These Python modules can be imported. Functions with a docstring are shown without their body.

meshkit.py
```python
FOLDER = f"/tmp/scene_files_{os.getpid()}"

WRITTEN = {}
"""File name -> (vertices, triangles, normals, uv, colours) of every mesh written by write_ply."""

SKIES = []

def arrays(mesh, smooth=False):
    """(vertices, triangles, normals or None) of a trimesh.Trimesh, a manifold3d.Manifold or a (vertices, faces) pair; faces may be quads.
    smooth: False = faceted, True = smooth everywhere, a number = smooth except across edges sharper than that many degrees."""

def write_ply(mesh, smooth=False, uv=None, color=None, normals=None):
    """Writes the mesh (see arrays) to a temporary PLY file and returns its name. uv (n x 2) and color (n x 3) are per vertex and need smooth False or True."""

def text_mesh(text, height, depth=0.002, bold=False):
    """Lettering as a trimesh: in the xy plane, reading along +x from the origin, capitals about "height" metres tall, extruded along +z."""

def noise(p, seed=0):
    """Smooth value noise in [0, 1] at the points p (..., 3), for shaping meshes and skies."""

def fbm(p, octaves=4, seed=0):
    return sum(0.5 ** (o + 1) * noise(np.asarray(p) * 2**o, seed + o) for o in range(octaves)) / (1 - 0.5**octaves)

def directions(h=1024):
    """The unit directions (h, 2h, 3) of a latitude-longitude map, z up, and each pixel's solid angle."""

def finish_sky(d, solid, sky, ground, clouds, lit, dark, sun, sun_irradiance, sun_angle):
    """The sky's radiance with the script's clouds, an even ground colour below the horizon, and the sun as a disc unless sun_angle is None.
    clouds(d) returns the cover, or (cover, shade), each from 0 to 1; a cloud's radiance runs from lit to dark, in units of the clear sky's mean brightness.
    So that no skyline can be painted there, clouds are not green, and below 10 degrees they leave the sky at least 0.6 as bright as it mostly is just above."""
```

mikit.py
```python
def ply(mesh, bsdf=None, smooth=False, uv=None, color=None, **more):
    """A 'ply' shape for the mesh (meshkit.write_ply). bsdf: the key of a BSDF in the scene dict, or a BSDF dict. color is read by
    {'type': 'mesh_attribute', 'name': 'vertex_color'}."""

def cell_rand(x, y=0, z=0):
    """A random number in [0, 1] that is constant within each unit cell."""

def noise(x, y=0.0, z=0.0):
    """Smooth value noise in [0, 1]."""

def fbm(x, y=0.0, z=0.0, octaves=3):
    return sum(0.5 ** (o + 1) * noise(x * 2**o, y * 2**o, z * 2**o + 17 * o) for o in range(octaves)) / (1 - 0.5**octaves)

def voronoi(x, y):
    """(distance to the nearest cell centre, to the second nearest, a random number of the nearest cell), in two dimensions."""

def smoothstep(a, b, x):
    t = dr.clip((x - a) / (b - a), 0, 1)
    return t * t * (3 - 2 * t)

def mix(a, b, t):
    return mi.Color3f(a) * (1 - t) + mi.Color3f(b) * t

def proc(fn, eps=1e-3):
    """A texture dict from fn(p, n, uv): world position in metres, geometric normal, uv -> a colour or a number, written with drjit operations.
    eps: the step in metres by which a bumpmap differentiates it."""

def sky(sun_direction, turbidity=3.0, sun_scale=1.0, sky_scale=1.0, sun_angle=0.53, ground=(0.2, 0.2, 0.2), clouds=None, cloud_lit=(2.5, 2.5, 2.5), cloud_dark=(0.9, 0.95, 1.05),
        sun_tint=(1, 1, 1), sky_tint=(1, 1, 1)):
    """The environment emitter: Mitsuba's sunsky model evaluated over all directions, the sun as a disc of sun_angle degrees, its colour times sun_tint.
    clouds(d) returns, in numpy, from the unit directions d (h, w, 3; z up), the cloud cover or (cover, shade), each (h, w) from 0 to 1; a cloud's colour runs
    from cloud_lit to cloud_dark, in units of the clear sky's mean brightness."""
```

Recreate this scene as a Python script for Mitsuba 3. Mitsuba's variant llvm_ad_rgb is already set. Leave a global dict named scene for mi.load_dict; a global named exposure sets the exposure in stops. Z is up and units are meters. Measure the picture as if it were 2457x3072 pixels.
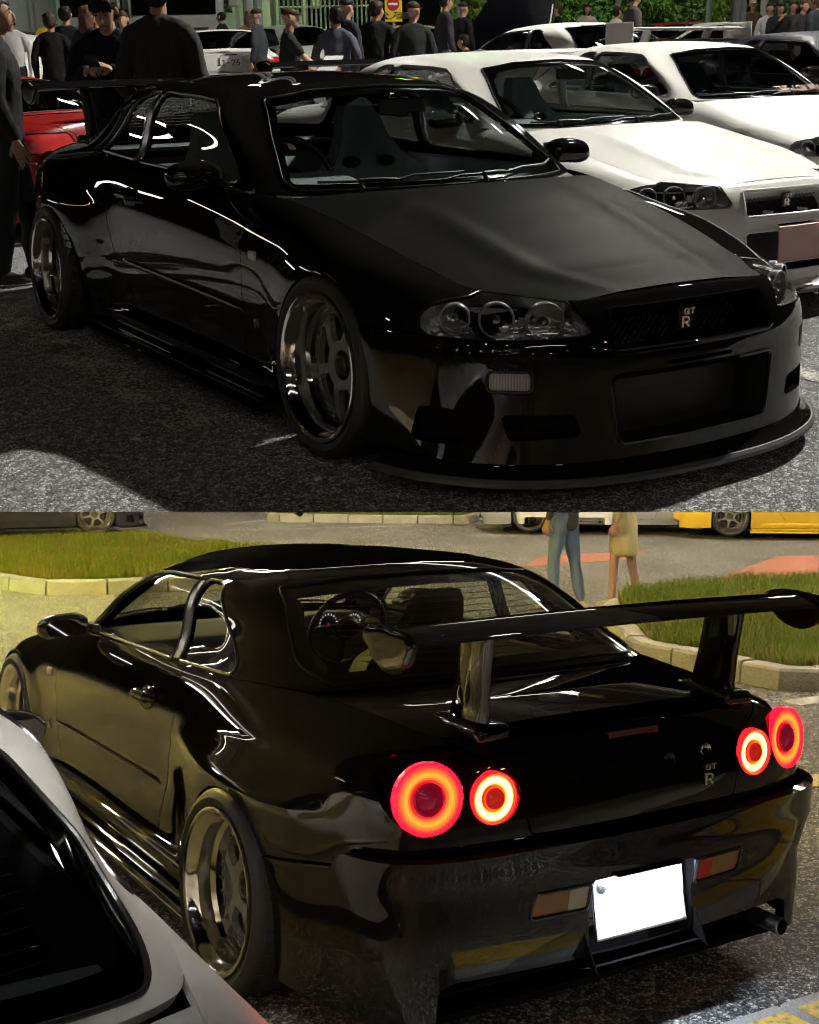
import os, math, random
import numpy as np, trimesh, manifold3d as m3, mitsuba as mi, drjit as dr, mikit, meshkit
from scipy.interpolate import RectBivariateSpline, CubicSpline
from mikit import proc, noise, fbm, voronoi, cell_rand, smoothstep, mix
T = mi.ScalarTransform4f
random.seed(7)
# ------------------------------------------------------------------ helpers
def xf(M): return T(np.asarray(M, float).tolist())
def rotz(a):
    c, s = math.cos(a), math.sin(a); M = np.eye(4); M[:2, :2] = [[c, -s], [s, c]]; return M
def rotx(a):
    c, s = math.cos(a), math.sin(a); M = np.eye(4); M[1:3, 1:3] = [[c, -s], [s, c]]; return M
def roty(a):
    c, s = math.cos(a), math.sin(a); M = np.eye(4); M[0, 0] = c; M[0, 2] = s; M[2, 0] = -s; M[2, 2] = c; return M
def trl(x, y, z=0): M = np.eye(4); M[:3, 3] = (x, y, z); return M
def scl(x, y=None, z=None): return np.diag([x, x if y is None else y, x if z is None else z, 1.])
MY = np.diag([1., -1, 1, 1])
def move(m, M):
    v = m[0] @ M[:3, :3].T + M[:3, 3]; f = m[1]
    if np.linalg.det(M[:3, :3]) < 0: f = f[:, ::-1]
    return (v, f)
def arr(m):
    if isinstance(m, tuple): return np.asarray(m[0], float), tri(m[1])
    if hasattr(m, 'to_mesh'):
        q = m.to_mesh(); return np.array(q.vert_properties[:, :3], float), np.array(q.tri_verts, int)
    return np.array(m.vertices, float), np.array(m.faces, int)
def tri(f):
    f = np.asarray(f, int)
    return np.vstack([f[:, [0, 1, 2]], f[:, [0, 2, 3]]]) if f.shape[1] == 4 else f
def cat(*ms):
    vs, fs, n = [], [], 0
    for m in ms:
        v, f = arr(m); vs.append(v); fs.append(f + n); n += len(v)
    return np.vstack(vs), np.vstack(fs)
def normals_of(v, f):
    n = np.zeros_like(v); c = np.cross(v[f[:, 1]] - v[f[:, 0]], v[f[:, 2]] - v[f[:, 0]])
    for k in range(3): np.add.at(n, f[:, k], c)
    return n / np.maximum(np.linalg.norm(n, axis=1, keepdims=True), 1e-12)
def box(x0, x1, y0, y1, z0, z1, r=0.0):
    lo, hi = np.array([min(x0, x1), min(y0, y1), min(z0, z1)]), np.array([max(x0, x1), max(y0, y1), max(z0, z1)])
    if r <= 0:
        m = trimesh.creation.box(hi - lo); return np.array(m.vertices) + (lo + hi) / 2, np.array(m.faces)
    r = min(r, .49 * (hi - lo).min()); s = hull_pts(np.vstack([np.clip(np.array(c), 0, 1) * (hi - lo) + lo + np.where(np.array(c) > .5, -r, r) * np.where(np.arange(3) == a, 0, 1)
        for c in np.ndindex(2, 2, 2) for a in range(3)])); return s
def hull_pts(p):
    return arr(m3.Manifold.hull_points(np.asarray(p, np.float64)))
def tube(path, r, n=8, closed=False, cap=True):
    p = np.asarray(path, float); k = len(p); r = np.broadcast_to(np.asarray(r, float), (k,))
    t = np.roll(p, -1, 0) - np.roll(p, 1, 0) if closed else np.gradient(p, axis=0)
    t /= np.maximum(np.linalg.norm(t, axis=1, keepdims=True), 1e-9)
    up = np.array([0, 0, 1.]) if abs(t[0, 2]) < .9 else np.array([1., 0, 0]); u = np.zeros_like(p)
    for i in range(k):
        a = up - t[i] * (up @ t[i]); a /= max(np.linalg.norm(a), 1e-9); u[i] = a; up = a
    w = np.cross(t, u); th = np.arange(n) * 2 * np.pi / n
    v = (p[:, None] + r[:, None, None] * (np.cos(th)[None, :, None] * u[:, None] + np.sin(th)[None, :, None] * w[:, None])).reshape(-1, 3)
    f = []
    for i in range(k if closed else k - 1):
        j = (i + 1) % k
        for a in range(n):
            b = (a + 1) % n; f.append((i * n + a, i * n + b, j * n + b, j * n + a))
    f = tri(f)
    if cap and not closed:
        v = np.vstack([v, p[0], p[-1]]); c0, c1 = len(v) - 2, len(v) - 1
        f = np.vstack([f, [(c0, (a + 1) % n, a) for a in range(n)], [(c1, (k - 1) * n + a, (k - 1) * n + (a + 1) % n) for a in range(n)]])
    return v, f
def lathe(prof, n=48, axis='y', arc=None):
    """prof: (radius, height) pairs, revolved about axis."""
    p = np.asarray(prof, float); th = np.arange(n) * 2 * np.pi / n; k = len(p)
    R, H = p[:, 0], p[:, 1]
    a = np.stack([R[:, None] * np.cos(th), R[:, None] * np.sin(th), np.repeat(H[:, None], n, 1)], -1).reshape(-1, 3)
    f = [(i * n + j, i * n + (j + 1) % n, (i + 1) * n + (j + 1) % n, (i + 1) * n + j) for i in range(k - 1) for j in range(n)]
    if axis == 'y': a = a[:, [0, 2, 1]] * [1, 1, -1]
    if axis == 'x': a = a[:, [2, 0, 1]]
    return a, tri(f)
def grid(P):
    """(n, m, 3) points -> mesh"""
    n, m = P.shape[:2]; i, j = np.meshgrid(np.arange(n - 1), np.arange(m - 1), indexing='ij'); a = (i * m + j).ravel()
    return P.reshape(-1, 3), tri(np.stack([a, a + m, a + m + 1, a + 1], 1))
def prism(poly, d0, d1, plane='xz'):
    """polygon (2-D points) extruded along the third axis from d0 to d1"""
    import shapely.geometry as sg
    g = sg.Polygon(poly).buffer(0); ms = []
    for q in getattr(g, 'geoms', [g]):
        e = trimesh.creation.extrude_polygon(q, 1., engine='earcut'); v = np.array(e.vertices); w = v[:, 2] * (d1 - d0) + d0
        v = {'xz': np.stack([v[:, 0], w, v[:, 1]], 1), 'yz': np.stack([w, v[:, 0], v[:, 1]], 1), 'xy': np.stack([v[:, 0], v[:, 1], w], 1)}[plane]
        f = np.array(e.faces); mm = trimesh.Trimesh(v, f, process=False)
        if mm.volume < 0: f = f[:, ::-1]
        ms.append((v, f))
    return cat(*ms)
def ribbon(path, off0, off1):
    """strip between path+off0 and path+off1"""
    p = np.asarray(path, float); return grid(np.stack([p + off0, p + off1], 1))
def sd_poly(P, poly, r=0.0):
    """signed distance of 2-D points to a polygon, negative inside, corners rounded by r"""
    P = np.asarray(P, float); poly = np.asarray(poly, float)
    if r:
        import shapely.geometry as sg
        poly = np.array(sg.Polygon(poly).buffer(-r).buffer(r, quad_segs=6).exterior.coords)[:-1]
    d = np.full(len(P), 1e9); ins = np.zeros(len(P), bool)
    for a, b in zip(poly, np.roll(poly, -1, 0)):
        e = b - a; w = P - a; t = np.clip(w @ e / max(e @ e, 1e-12), 0, 1); d = np.minimum(d, np.hypot(*(w - t[:, None] * e).T))
        c = (a[1] <= P[:, 1]) != (b[1] <= P[:, 1]); ins ^= c & (P[:, 0] < a[0] + (P[:, 1] - a[1]) * e[0] / (e[1] if e[1] else 1e-12))
    return np.where(ins, -d, d)
class Sheet:
    """a surface: vertices, normals, extra attributes (n x k) and triangles; can be cut along the zero line of a field"""
    def __init__(s, v, f, n=None, a=None):
        s.v, s.f = np.asarray(v, float), np.asarray(f, int); s.n = normals_of(s.v, s.f) if n is None else n
        s.a = np.zeros((len(s.v), 1)) if a is None else a
    def take(s, f):
        u, inv = np.unique(f, return_inverse=True); return Sheet(s.v[u], inv.reshape(-1, 3), s.n[u], s.a[u])
    def cut(s, d):
        """(part where d < 0, part where d > 0)"""
        d = np.where(np.abs(d) < 1e-6, 1e-6, d); neg = d[s.f] < 0; cnt = neg.sum(1)
        inn, out = [s.f[cnt == 3]], [s.f[cnt == 0]]; mixf = s.f[(cnt == 1) | (cnt == 2)]
        if not len(mixf): return s.take(inn[0]), s.take(out[0])
        e = np.sort(np.concatenate([mixf[:, [0, 1]], mixf[:, [1, 2]], mixf[:, [2, 0]]]), 1)
        e = np.unique(e[(d[e[:, 0]] < 0) != (d[e[:, 1]] < 0)], axis=0)
        t = (d[e[:, 0]] / (d[e[:, 0]] - d[e[:, 1]]))[:, None]
        def lerp(x): return x[e[:, 0]] * (1 - t) + x[e[:, 1]] * t
        n0 = len(s.v); N = lerp(s.n); N /= np.linalg.norm(N, axis=1, keepdims=True)
        big = Sheet(np.vstack([s.v, lerp(s.v)]), s.f, np.vstack([s.n, N]), np.vstack([s.a, lerp(s.a)]))
        key = {(a, b): n0 + i for i, (a, b) in enumerate(map(tuple, e))}
        I, O = [], []
        for a, b, c in mixf:
            na, nb, nc = d[a] < 0, d[b] < 0, d[c] < 0
            while (na == nb) or (na == nc): a, b, c = b, c, a; na, nb, nc = nb, nc, na
            p, q = key[(min(a, b), max(a, b))], key[(min(a, c), max(a, c))]
            one, two = (I, O) if na else (O, I); one.append((a, p, q)); two += [(p, b, c), (p, c, q)]
        big_in, big_out = np.vstack([inn[0], np.array(I).reshape(-1, 3)]), np.vstack([out[0], np.array(O).reshape(-1, 3)])
        return big.take(big_in.astype(int)), big.take(big_out.astype(int))
    def inside(s, d): return s.cut(d)[0]
    def outside(s, d): return s.cut(d)[1]
    def push(s, off):
        return Sheet(s.v + s.n * (off[:, None] if np.ndim(off) else off), s.f, s.n, s.a)
    def edges(s):
        e = np.concatenate([s.f[:, [0, 1]], s.f[:, [1, 2]], s.f[:, [2, 0]]]); k = np.sort(e, 1)
        _, inv, c = np.unique(k, axis=0, return_inverse=True, return_counts=True); return e[c[inv.ravel()] == 1]
    def flanged(s, depth=.014, lip=.0015):
        """with the rim turned inward by depth, its corner slightly rounded: (v, f, n)"""
        e = s.edges(); u, inv = np.unique(e, return_inverse=True); inv = inv.reshape(-1, 2)
        side = np.zeros((len(u), 3)); d = s.v[e[:, 1]] - s.v[e[:, 0]]; o = np.cross(d, s.n[e[:, 0]])
        for k in range(2): np.add.at(side, inv[:, k], o)
        side /= np.maximum(np.linalg.norm(side, axis=1, keepdims=True), 1e-12)
        b0, nn = s.v[u], s.n[u]; b1 = b0 - nn * depth; n0 = len(s.v); k = len(u)
        v = np.vstack([s.v, b0, b1]); n = np.vstack([s.n, side, side])
        f = np.vstack([s.f, np.stack([n0 + inv[:, 0], n0 + k + inv[:, 1], n0 + inv[:, 1]], 1), np.stack([n0 + inv[:, 0], n0 + k + inv[:, 0], n0 + k + inv[:, 1]], 1)])
        return v, f, n
    def loops(s):
        e = s.edges(); nx = dict(map(tuple, e)); out = []
        while nx:
            a, b = nx.popitem(); l = [a]
            while b != a and b in nx: l.append(b); b = nx.pop(b)
            if len(l) > 8: out.append(l)
        return out
def join(*ss):
    vs, fs, ns, k = [], [], [], 0
    for q in ss:
        if isinstance(q, Sheet): v, f, n = q.v, q.f, q.n
        elif len(q) == 3: v, f, n = q
        else: v, f = arr(q); v, f, n = flat(v, f)
        vs.append(v); fs.append(f + k); ns.append(n); k += len(v)
    return np.vstack(vs), np.vstack(fs), np.vstack(ns)
def flat(v, f, ang=35):
    return meshkit.arrays(trimesh.Trimesh(v, f, process=False), ang)
def soft(m, ang=35):
    v, f = arr(m); t = trimesh.Trimesh(v, f, process=False); return meshkit.arrays(t, ang)
# ------------------------------------------------------------------ the scene dict
scene, labels, count = {'type': 'scene'}, {}, {}
def numbered(name):
    k = count.get(name, 0); count[name] = k + 1
    return name if k == 0 else f'{name}_{k:03d}'
def thing(name, label, cat_, group=None, kind=None):
    key = numbered(name); labels[key] = {'label': label, 'category': cat_}
    if group: labels[key]['group'] = group
    if kind: labels[key]['kind'] = kind
    return key
def shape_dict(mesh, bsdf, smooth=35):
    """mesh: (v, f, n) with its own normals, or (v, f) / trimesh / manifold smoothed by angle"""
    if isinstance(mesh, Sheet): mesh = (mesh.v, mesh.f, mesh.n)
    if isinstance(mesh, tuple) and len(mesh) == 3:
        p = meshkit.write_ply((mesh[0], mesh[1]), normals=mesh[2]); d = {'type': 'ply', 'filename': p, 'face_normals': False}
        d['bsdf'] = {'type': 'ref', 'id': bsdf}; return d
    return mikit.ply(trimesh.Trimesh(*arr(mesh), process=False), bsdf, smooth=smooth)
def put(name, mesh, bsdf, parent=None, M=None, smooth=35, label=None, emit=None, weight=.5):
    key = numbered((parent + '__' if parent else '') + name)
    d = dict(mesh) if isinstance(mesh, dict) else shape_dict(mesh, bsdf, smooth)
    if isinstance(mesh, dict) and bsdf: d['bsdf'] = {'type': 'ref', 'id': bsdf}
    if M is not None: d['to_world'] = xf(M)
    if emit is not None: d['emitter'] = {'type': 'area', 'radiance': {'type': 'rgb', 'value': list(map(float, emit))}, 'sampling_weight': float(weight)}
    scene[key] = d
    if label: labels[key] = {'label': label}
    return key
def tag(key, label, cat_=None, group=None, kind=None):
    labels[key] = {k: v for k, v in dict(label=label, category=cat_, group=group, kind=kind).items() if v}
    return key
def structure(name, mesh, bsdf, M=None, label=None, smooth=35, kind='structure', cat_=None):
    k = put(name, mesh, bsdf, None, M, smooth); labels[k] = {'kind': kind}
    if label: labels[k]['label'] = label
    if cat_: labels[k]['category'] = cat_
    return k
CAM = np.array([[-0.522076, -0.277093, -0.806632, 5.01182], [-0.852706, 0.189715, 0.486725, -2.732699], [0.018162, 0.941928, -0.335325, 1.266973], [0.0, 0.0, 0.0, 1.0]])
FOV = 35.37727
TB = np.array([[-0.974489, -0.015604, -0.223894, 0.711166], [-0.021327, -0.986628, 0.161586, -0.722926], [-0.223422, 0.162238, 0.961125, -1.816495], [0.0, 0.0, 0.0, 1.0]])
# ------------------------------------------------------------------ camera, sky, exposure, lamps
# Two parking decks: the upper one is level; below its edge the lower lot falls away under it. LOWER places the lower lot in the world.
camera = {'type': 'perspective', 'fov': FOV, 'fov_axis': 'x', 'near_clip': .05, 'far_clip': 400., 'to_world': xf(CAM)}
scene['camera'] = camera
scene['sky'] = mikit.sky((-.6, -.5, .06), turbidity=4, sun_scale=0.0, sky_scale=.006, ground=(.02, .02, .02)); scene['sky']['sampling_weight'] = 1.0
exposure = 0.0
VIEW, RIGHT, EYE = np.array([-.8561, .5168, 0]), np.array([.5168, .8561, 0]), CAM[:3, 3]
def gz(x, y):
    q = np.asarray(x) * -.8561 + np.asarray(y) * .5168; q = np.maximum(q + .4, 0); return .026 * np.where(q < 2, q * q / 4, q - 1)
def at(u, d, v=None):
    """a spot of the upper deck in the direction of picture column u (of 2457) at the distance d: x, y, ground height (or the height seen at row v)"""
    r = CAM[:3, 2] + CAM[:3, 0] * -(u - 1228.5) / PXF + CAM[:3, 1] * -(((v if v is not None else 165) - 1536) / PXF)
    p = EYE + r * d / math.hypot(r[0], r[1]); return p[0], p[1], (float(gz(p[0], p[1])) if v is None else p[2])
PXF = 1228.5 / math.tan(math.radians(FOV / 2))
def tube_lamp(name, label, a, b, r, power, col, group, weight=4, hood=False):
    """a bare tube lamp between two points, hung on two rods"""
    a, b = np.array(a, float), np.array(b, float); t = thing(name, label, 'lamp', group); L = np.linalg.norm(b - a); e = np.array(col, float) * power / (2 * r * L)
    put('tube', tube([a, b], r, 6), 'lamp_metal', t, None, 30, emit=e, weight=weight); put('cap', cat(tube([a - (b - a) * .03, a], r * 1.4, 6), tube([b, b + (b - a) * .03], r * 1.4, 6)), 'lamp_metal', t)
    if hood: put('hood', hull_pts([tuple(q + n * .16 + [0, 0, z]) for q in (a, b) for z in (.06, .07) for n in (np.array([VIEW[0], VIEW[1], 0]), -np.array([VIEW[0], VIEW[1], 0]))]), 'lamp_metal', t)
    for q in (a, b): put('rod', tube([q, q + [0, 0, .34]], .008, 5), 'lamp_metal', t)
    return t
def lamp_panel(name, label, pos, aim, w, h, power, col, group, cat_='lamp', pole=None, shade=0.0, weight=1.0):
    """a luminaire: housing, lit face, and its pole"""
    pos, aim = np.array(pos, float), np.array(aim, float); d = aim - pos; d /= np.linalg.norm(d); a = np.cross(d, [0, 0, 1.] if abs(d[2]) < .98 else [1., 0, 0]); a /= np.linalg.norm(a); b = np.cross(a, d)
    M = np.eye(4); M[:3, 0] = a; M[:3, 1] = np.cross(d, a); M[:3, 2] = d; M[:3, 3] = pos
    t = thing(name, label, cat_, group); put('housing', move(box(-w / 2 - .02, w / 2 + .02, -h / 2 - .02, h / 2 + .02, -.10, -.005, .01), M), 'lamp_metal', t)
    e = np.array(col, float) * power / (w * h); put('lit_face', move((np.array([(-w / 2, -h / 2, 0), (w / 2, -h / 2, 0), (w / 2, h / 2, 0), (-w / 2, h / 2, 0)]), np.array([(0, 1, 2), (0, 2, 3)])), M), 'lamp_metal', t, None, False, emit=e, weight=weight)
    if shade: put('shade', move(cat(*[box(*q) for q in ((-w / 2 - .02, -w / 2 - .008, -h / 2 - .02, h / 2 + .02, -.005, shade), (w / 2 + .008, w / 2 + .02, -h / 2 - .02, h / 2 + .02, -.005, shade), (-w / 2 - .008, w / 2 + .008, -h / 2 - .02, -h / 2 - .008, -.005, shade), (-w / 2 - .008, w / 2 + .008, h / 2 + .008, h / 2 + .02, -.005, shade))]), M), 'lamp_metal', t)
    if pole is not None: put('pole', tube([pos + [0, 0, .05], [pos[0] + pole[0] * .5, pos[1] + pole[1] * .5, pos[2] + .12], [pos[0] + pole[0], pos[1] + pole[1], pos[2]], [pos[0] + pole[0], pos[1] + pole[1], pole[2]]], [.04, .05, .06, .09], 8), 'lamp_metal', t)
    return t
scene['lamp_metal'] = {'type': 'twosided', 'bsdf': {'type': 'principled', 'base_color': {'type': 'rgb', 'value': [.18, .18, .18]}, 'roughness': .5}}
# the unseen flood lamp out to the right, placed to light the upper deck
def floodlight(pos, power):
    """one long lit face, with an added barn door that keeps its light off the lower lot"""
    pos = np.array(pos, float); edge = np.array([2.30, -.40, 0]); d = edge - pos; d /= np.linalg.norm(d); a = np.array([.565, .8251, 0]); a -= d * (a @ d); a /= np.linalg.norm(a); b = np.cross(d, a)
    if b @ np.array([.8251, -.565, 0]) < 0: a, b = -a, -b
    M = np.eye(4); M[:3, 0] = a; M[:3, 1] = b; M[:3, 2] = d; M[:3, 3] = pos; t = thing('floodlight', 'unseen lamp on a mast out to the right, placed to light the upper deck', 'floodlight')
    put('housing', move(box(-.45, .45, -.12, .10, -.16, -.006, .01), M), 'lamp_metal', t); put('lit_face', move((np.array([(-.4, -.06, 0), (.4, -.06, 0), (.4, .06, 0), (-.4, .06, 0)]), np.array([(0, 1, 2), (0, 2, 3)])), M), 'lamp_metal', t, None, False, emit=np.array([1., .98, .88]) * power / .096, weight=14)
    put('barn_door', move(box(-1.5, 1.5, .068, .078, -.02, 2.2), M), 'lamp_metal', t); put('mast', tube([pos + [0, .15, .1], [pos[0] - .2, pos[1] + .6, pos[2]], [pos[0] - .2, pos[1] + .6, 0]], [.05, .07, .12], 8), 'lamp_metal', t)  # barn door added to keep the lower lot dark
floodlight((-2.2, 12.5, 13.2), 1480)
def rgb(*c): return {'type': 'rgb', 'value': list(c)}
def two(d): return {'type': 'twosided', 'bsdf': d}
def pri(col, rough=.5, metal=0., **k):
    return two({'type': 'principled', 'base_color': col if isinstance(col, dict) else rgb(*col), 'roughness': rough, 'metallic': metal, **k})
def mats():
    s = scene
    s['black_paint'] = two({'type': 'plastic', 'int_ior': 1.52, 'diffuse_reflectance': rgb(.008, .0075, .0075)})
    s['window_dark'] = {'type': 'thindielectric', 'int_ior': 1.5, 'specular_transmittance': rgb(.28, .29, .29)}; s['banner_pink'] = pri((.75, .50, .45), .5)
    s['black_bonnet'] = pri((.006, .006, .0065), .42, specular=.05)
    s['white_paint'] = pri((.72, .71, .68), .35, 0., specular=.5, clearcoat=1., clearcoat_gloss=.98)
    s['black_plastic'] = pri((.012, .012, .012), .42); s['black_matte'] = pri((.006, .006, .006), .9, specular=.1); s['black_gloss'] = pri((.004, .004, .004), .08)
    s['trim_black'] = pri((.05, .05, .05), .25, .6); s['trim_bright'] = pri((.30, .30, .31), .16, 1.); s['pillar'] = pri((.20, .20, .21), .3, .8)
    s['lip_rubber'] = pri((.075, .075, .075), .5); s['ring_grey'] = pri((.30, .30, .31), .3, .7); s['lamp_dull'] = pri((.09, .006, .012), .35); s['chrome'] = pri((.75, .75, .77), .08, 1.); s['chrome_red'] = pri((.75, .55, .55), .12, 1.)
    s['chrome_rim'] = pri((.80, .76, .72), .10, 1.); s['spoke'] = pri((.24, .235, .225), .5, .1); s['spoke_dark'] = pri((.10, .098, .095), .45, .2); s['steel'] = pri((.35, .34, .33), .35, 1.)
    s['tyre'] = pri((.028, .027, .027), .6); s['mirror'] = pri((.8, .8, .8), .02, 1.); s['reflector'] = pri((.92, .92, .93), .22, 1.)
    s['lamp_dark'] = pri((.55, .55, .56), .33, .92); s['lamp_grey'] = pri((.45, .45, .46), .3, .8); s['lamp_amber'] = pri((.7, .25, .03), .3)
    s['window_glass'] = {'type': 'thindielectric', 'int_ior': 1.5, 'specular_transmittance': rgb(.86, .90, .88)}
    s['dark_glass'] = {'type': 'thindielectric', 'int_ior': 1.5, 'specular_transmittance': rgb(.16, .17, .18)}
    s['glass_clear'] = {'type': 'thindielectric', 'int_ior': 1.45}
    s['lens_clear'] = two({'type': 'bumpmap', 'scale': .003, 'nested': {'type': 'uniform_'}}) if False else pri(proc(lambda p, n, uv: mix((.32, .31, .30), (.60, .58, .55), smoothstep(-.6, .6, dr.sin((p.x + p.y) * 520.)))), .2)
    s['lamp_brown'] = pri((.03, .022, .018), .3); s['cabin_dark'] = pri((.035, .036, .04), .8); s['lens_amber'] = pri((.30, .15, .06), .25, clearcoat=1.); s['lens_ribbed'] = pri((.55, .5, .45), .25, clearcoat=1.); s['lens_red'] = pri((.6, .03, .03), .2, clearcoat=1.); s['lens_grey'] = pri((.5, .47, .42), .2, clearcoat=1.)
    s['lamp_rim'] = pri((.25, .004, .006), .12, clearcoat=1.); s['lamp_red'] = pri((.45, .02, .01), .2, clearcoat=1.); s['lamp_core'] = pri((.10, .002, .004), .06, clearcoat=1.)
    s['core'] = pri((.05, .05, .05), .5, .5); s['wire'] = pri((.12, .06, .03), .6)
    s['cabin_grey'] = pri((.20, .215, .23), .8); s['seat_grey'] = pri((.22, .25, .26), .75); s['wheel_black'] = pri((.012, .012, .013), .4); s['gauge'] = pri((.006, .006, .006), .4); s['gauge_light'] = pri((.6, .6, .6), .5)
mats()
# ------------------------------------------------------------------ the coupe
LV = []
def _lv(s): LV.append(np.array([[float(a) for a in q.split(',')] for q in s.split()]))
# level lines from the nose to the tail, one point per station, bottom to top
_lv('2.222,0,.115 2.212,.2,.115 2.184,.36,.115 2.13,.5,.115 2.04,.630,.115 1.875,.750,.12 1.65,.812,.13 1.33,.825,.13 1,.80,.13 .7,.79,.13 .2,.785,.13 -.3,.785,.13 -.65,.785,.13 -1,.80,.13 -1.33,.825,.14 -1.65,.825,.13 -1.92,.785,.115 -2.06,.72,.118 -2.115,.47,.12 -2.135,.24,.12 -2.14,0,.12')
_lv('2.214,0,.27 2.204,.2,.27 2.177,.36,.27 2.123,.5,.27 2.035,.626,.27 1.869,.747,.27 1.645,.815,.27 1.33,.84,.27 1,.825,.27 .7,.815,.27 .2,.81,.27 -.3,.81,.27 -.65,.812,.27 -1,.83,.27 -1.33,.86,.27 -1.65,.845,.28 -1.94,.80,.30 -2.06,.735,.31 -2.125,.47,.315 -2.147,.24,.315 -2.155,0,.315')
_lv('2.206,0,.42 2.196,.2,.42 2.170,.36,.42 2.117,.5,.42 2.03,.622,.42 1.863,.743,.42 1.635,.815,.42 1.33,.845,.42 1,.832,.42 .7,.825,.42 .2,.825,.42 -.3,.825,.42 -.65,.828,.42 -1,.845,.42 -1.33,.87,.43 -1.65,.85,.44 -1.93,.805,.46 -2.05,.738,.47 -2.115,.47,.475 -2.135,.24,.475 -2.14,0,.475')
_lv('2.15,0,.535 2.145,.2,.535 2.125,.36,.535 2.075,.495,.535 1.985,.60,.54 1.83,.70,.545 1.62,.785,.55 1.33,.83,.56 1,.825,.57 .7,.825,.575 .2,.828,.58 -.3,.83,.585 -.65,.832,.59 -1,.845,.60 -1.33,.858,.61 -1.65,.842,.61 -1.92,.805,.61 -2.06,.74,.61 -2.13,.47,.61 -2.148,.24,.61 -2.152,0,.61')
_lv('2.125,0,.568 2.12,.2,.567 2.10,.365,.562 2.035,.475,.568 1.945,.565,.567 1.80,.655,.578 1.61,.735,.613 1.33,.79,.655 1,.795,.68 .7,.80,.69 .2,.812,.70 -.3,.817,.705 -.65,.82,.71 -1,.83,.72 -1.33,.84,.725 -1.65,.825,.725 -1.91,.792,.72 -2.048,.73,.72 -2.115,.47,.72 -2.132,.24,.72 -2.137,0,.72')
_lv('2.112,0,.582 2.107,.2,.58 2.087,.372,.572 2.0,.452,.588 1.91,.53,.580 1.79,.61,.594 1.60,.675,.638 1.33,.725,.692 1,.748,.735 .7,.765,.757 .2,.785,.775 -.3,.79,.785 -.65,.79,.80 -1,.79,.81 -1.33,.785,.815 -1.65,.765,.815 -1.90,.735,.805 -2.02,.685,.80 -2.095,.47,.80 -2.11,.24,.80 -2.115,0,.80')
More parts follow.
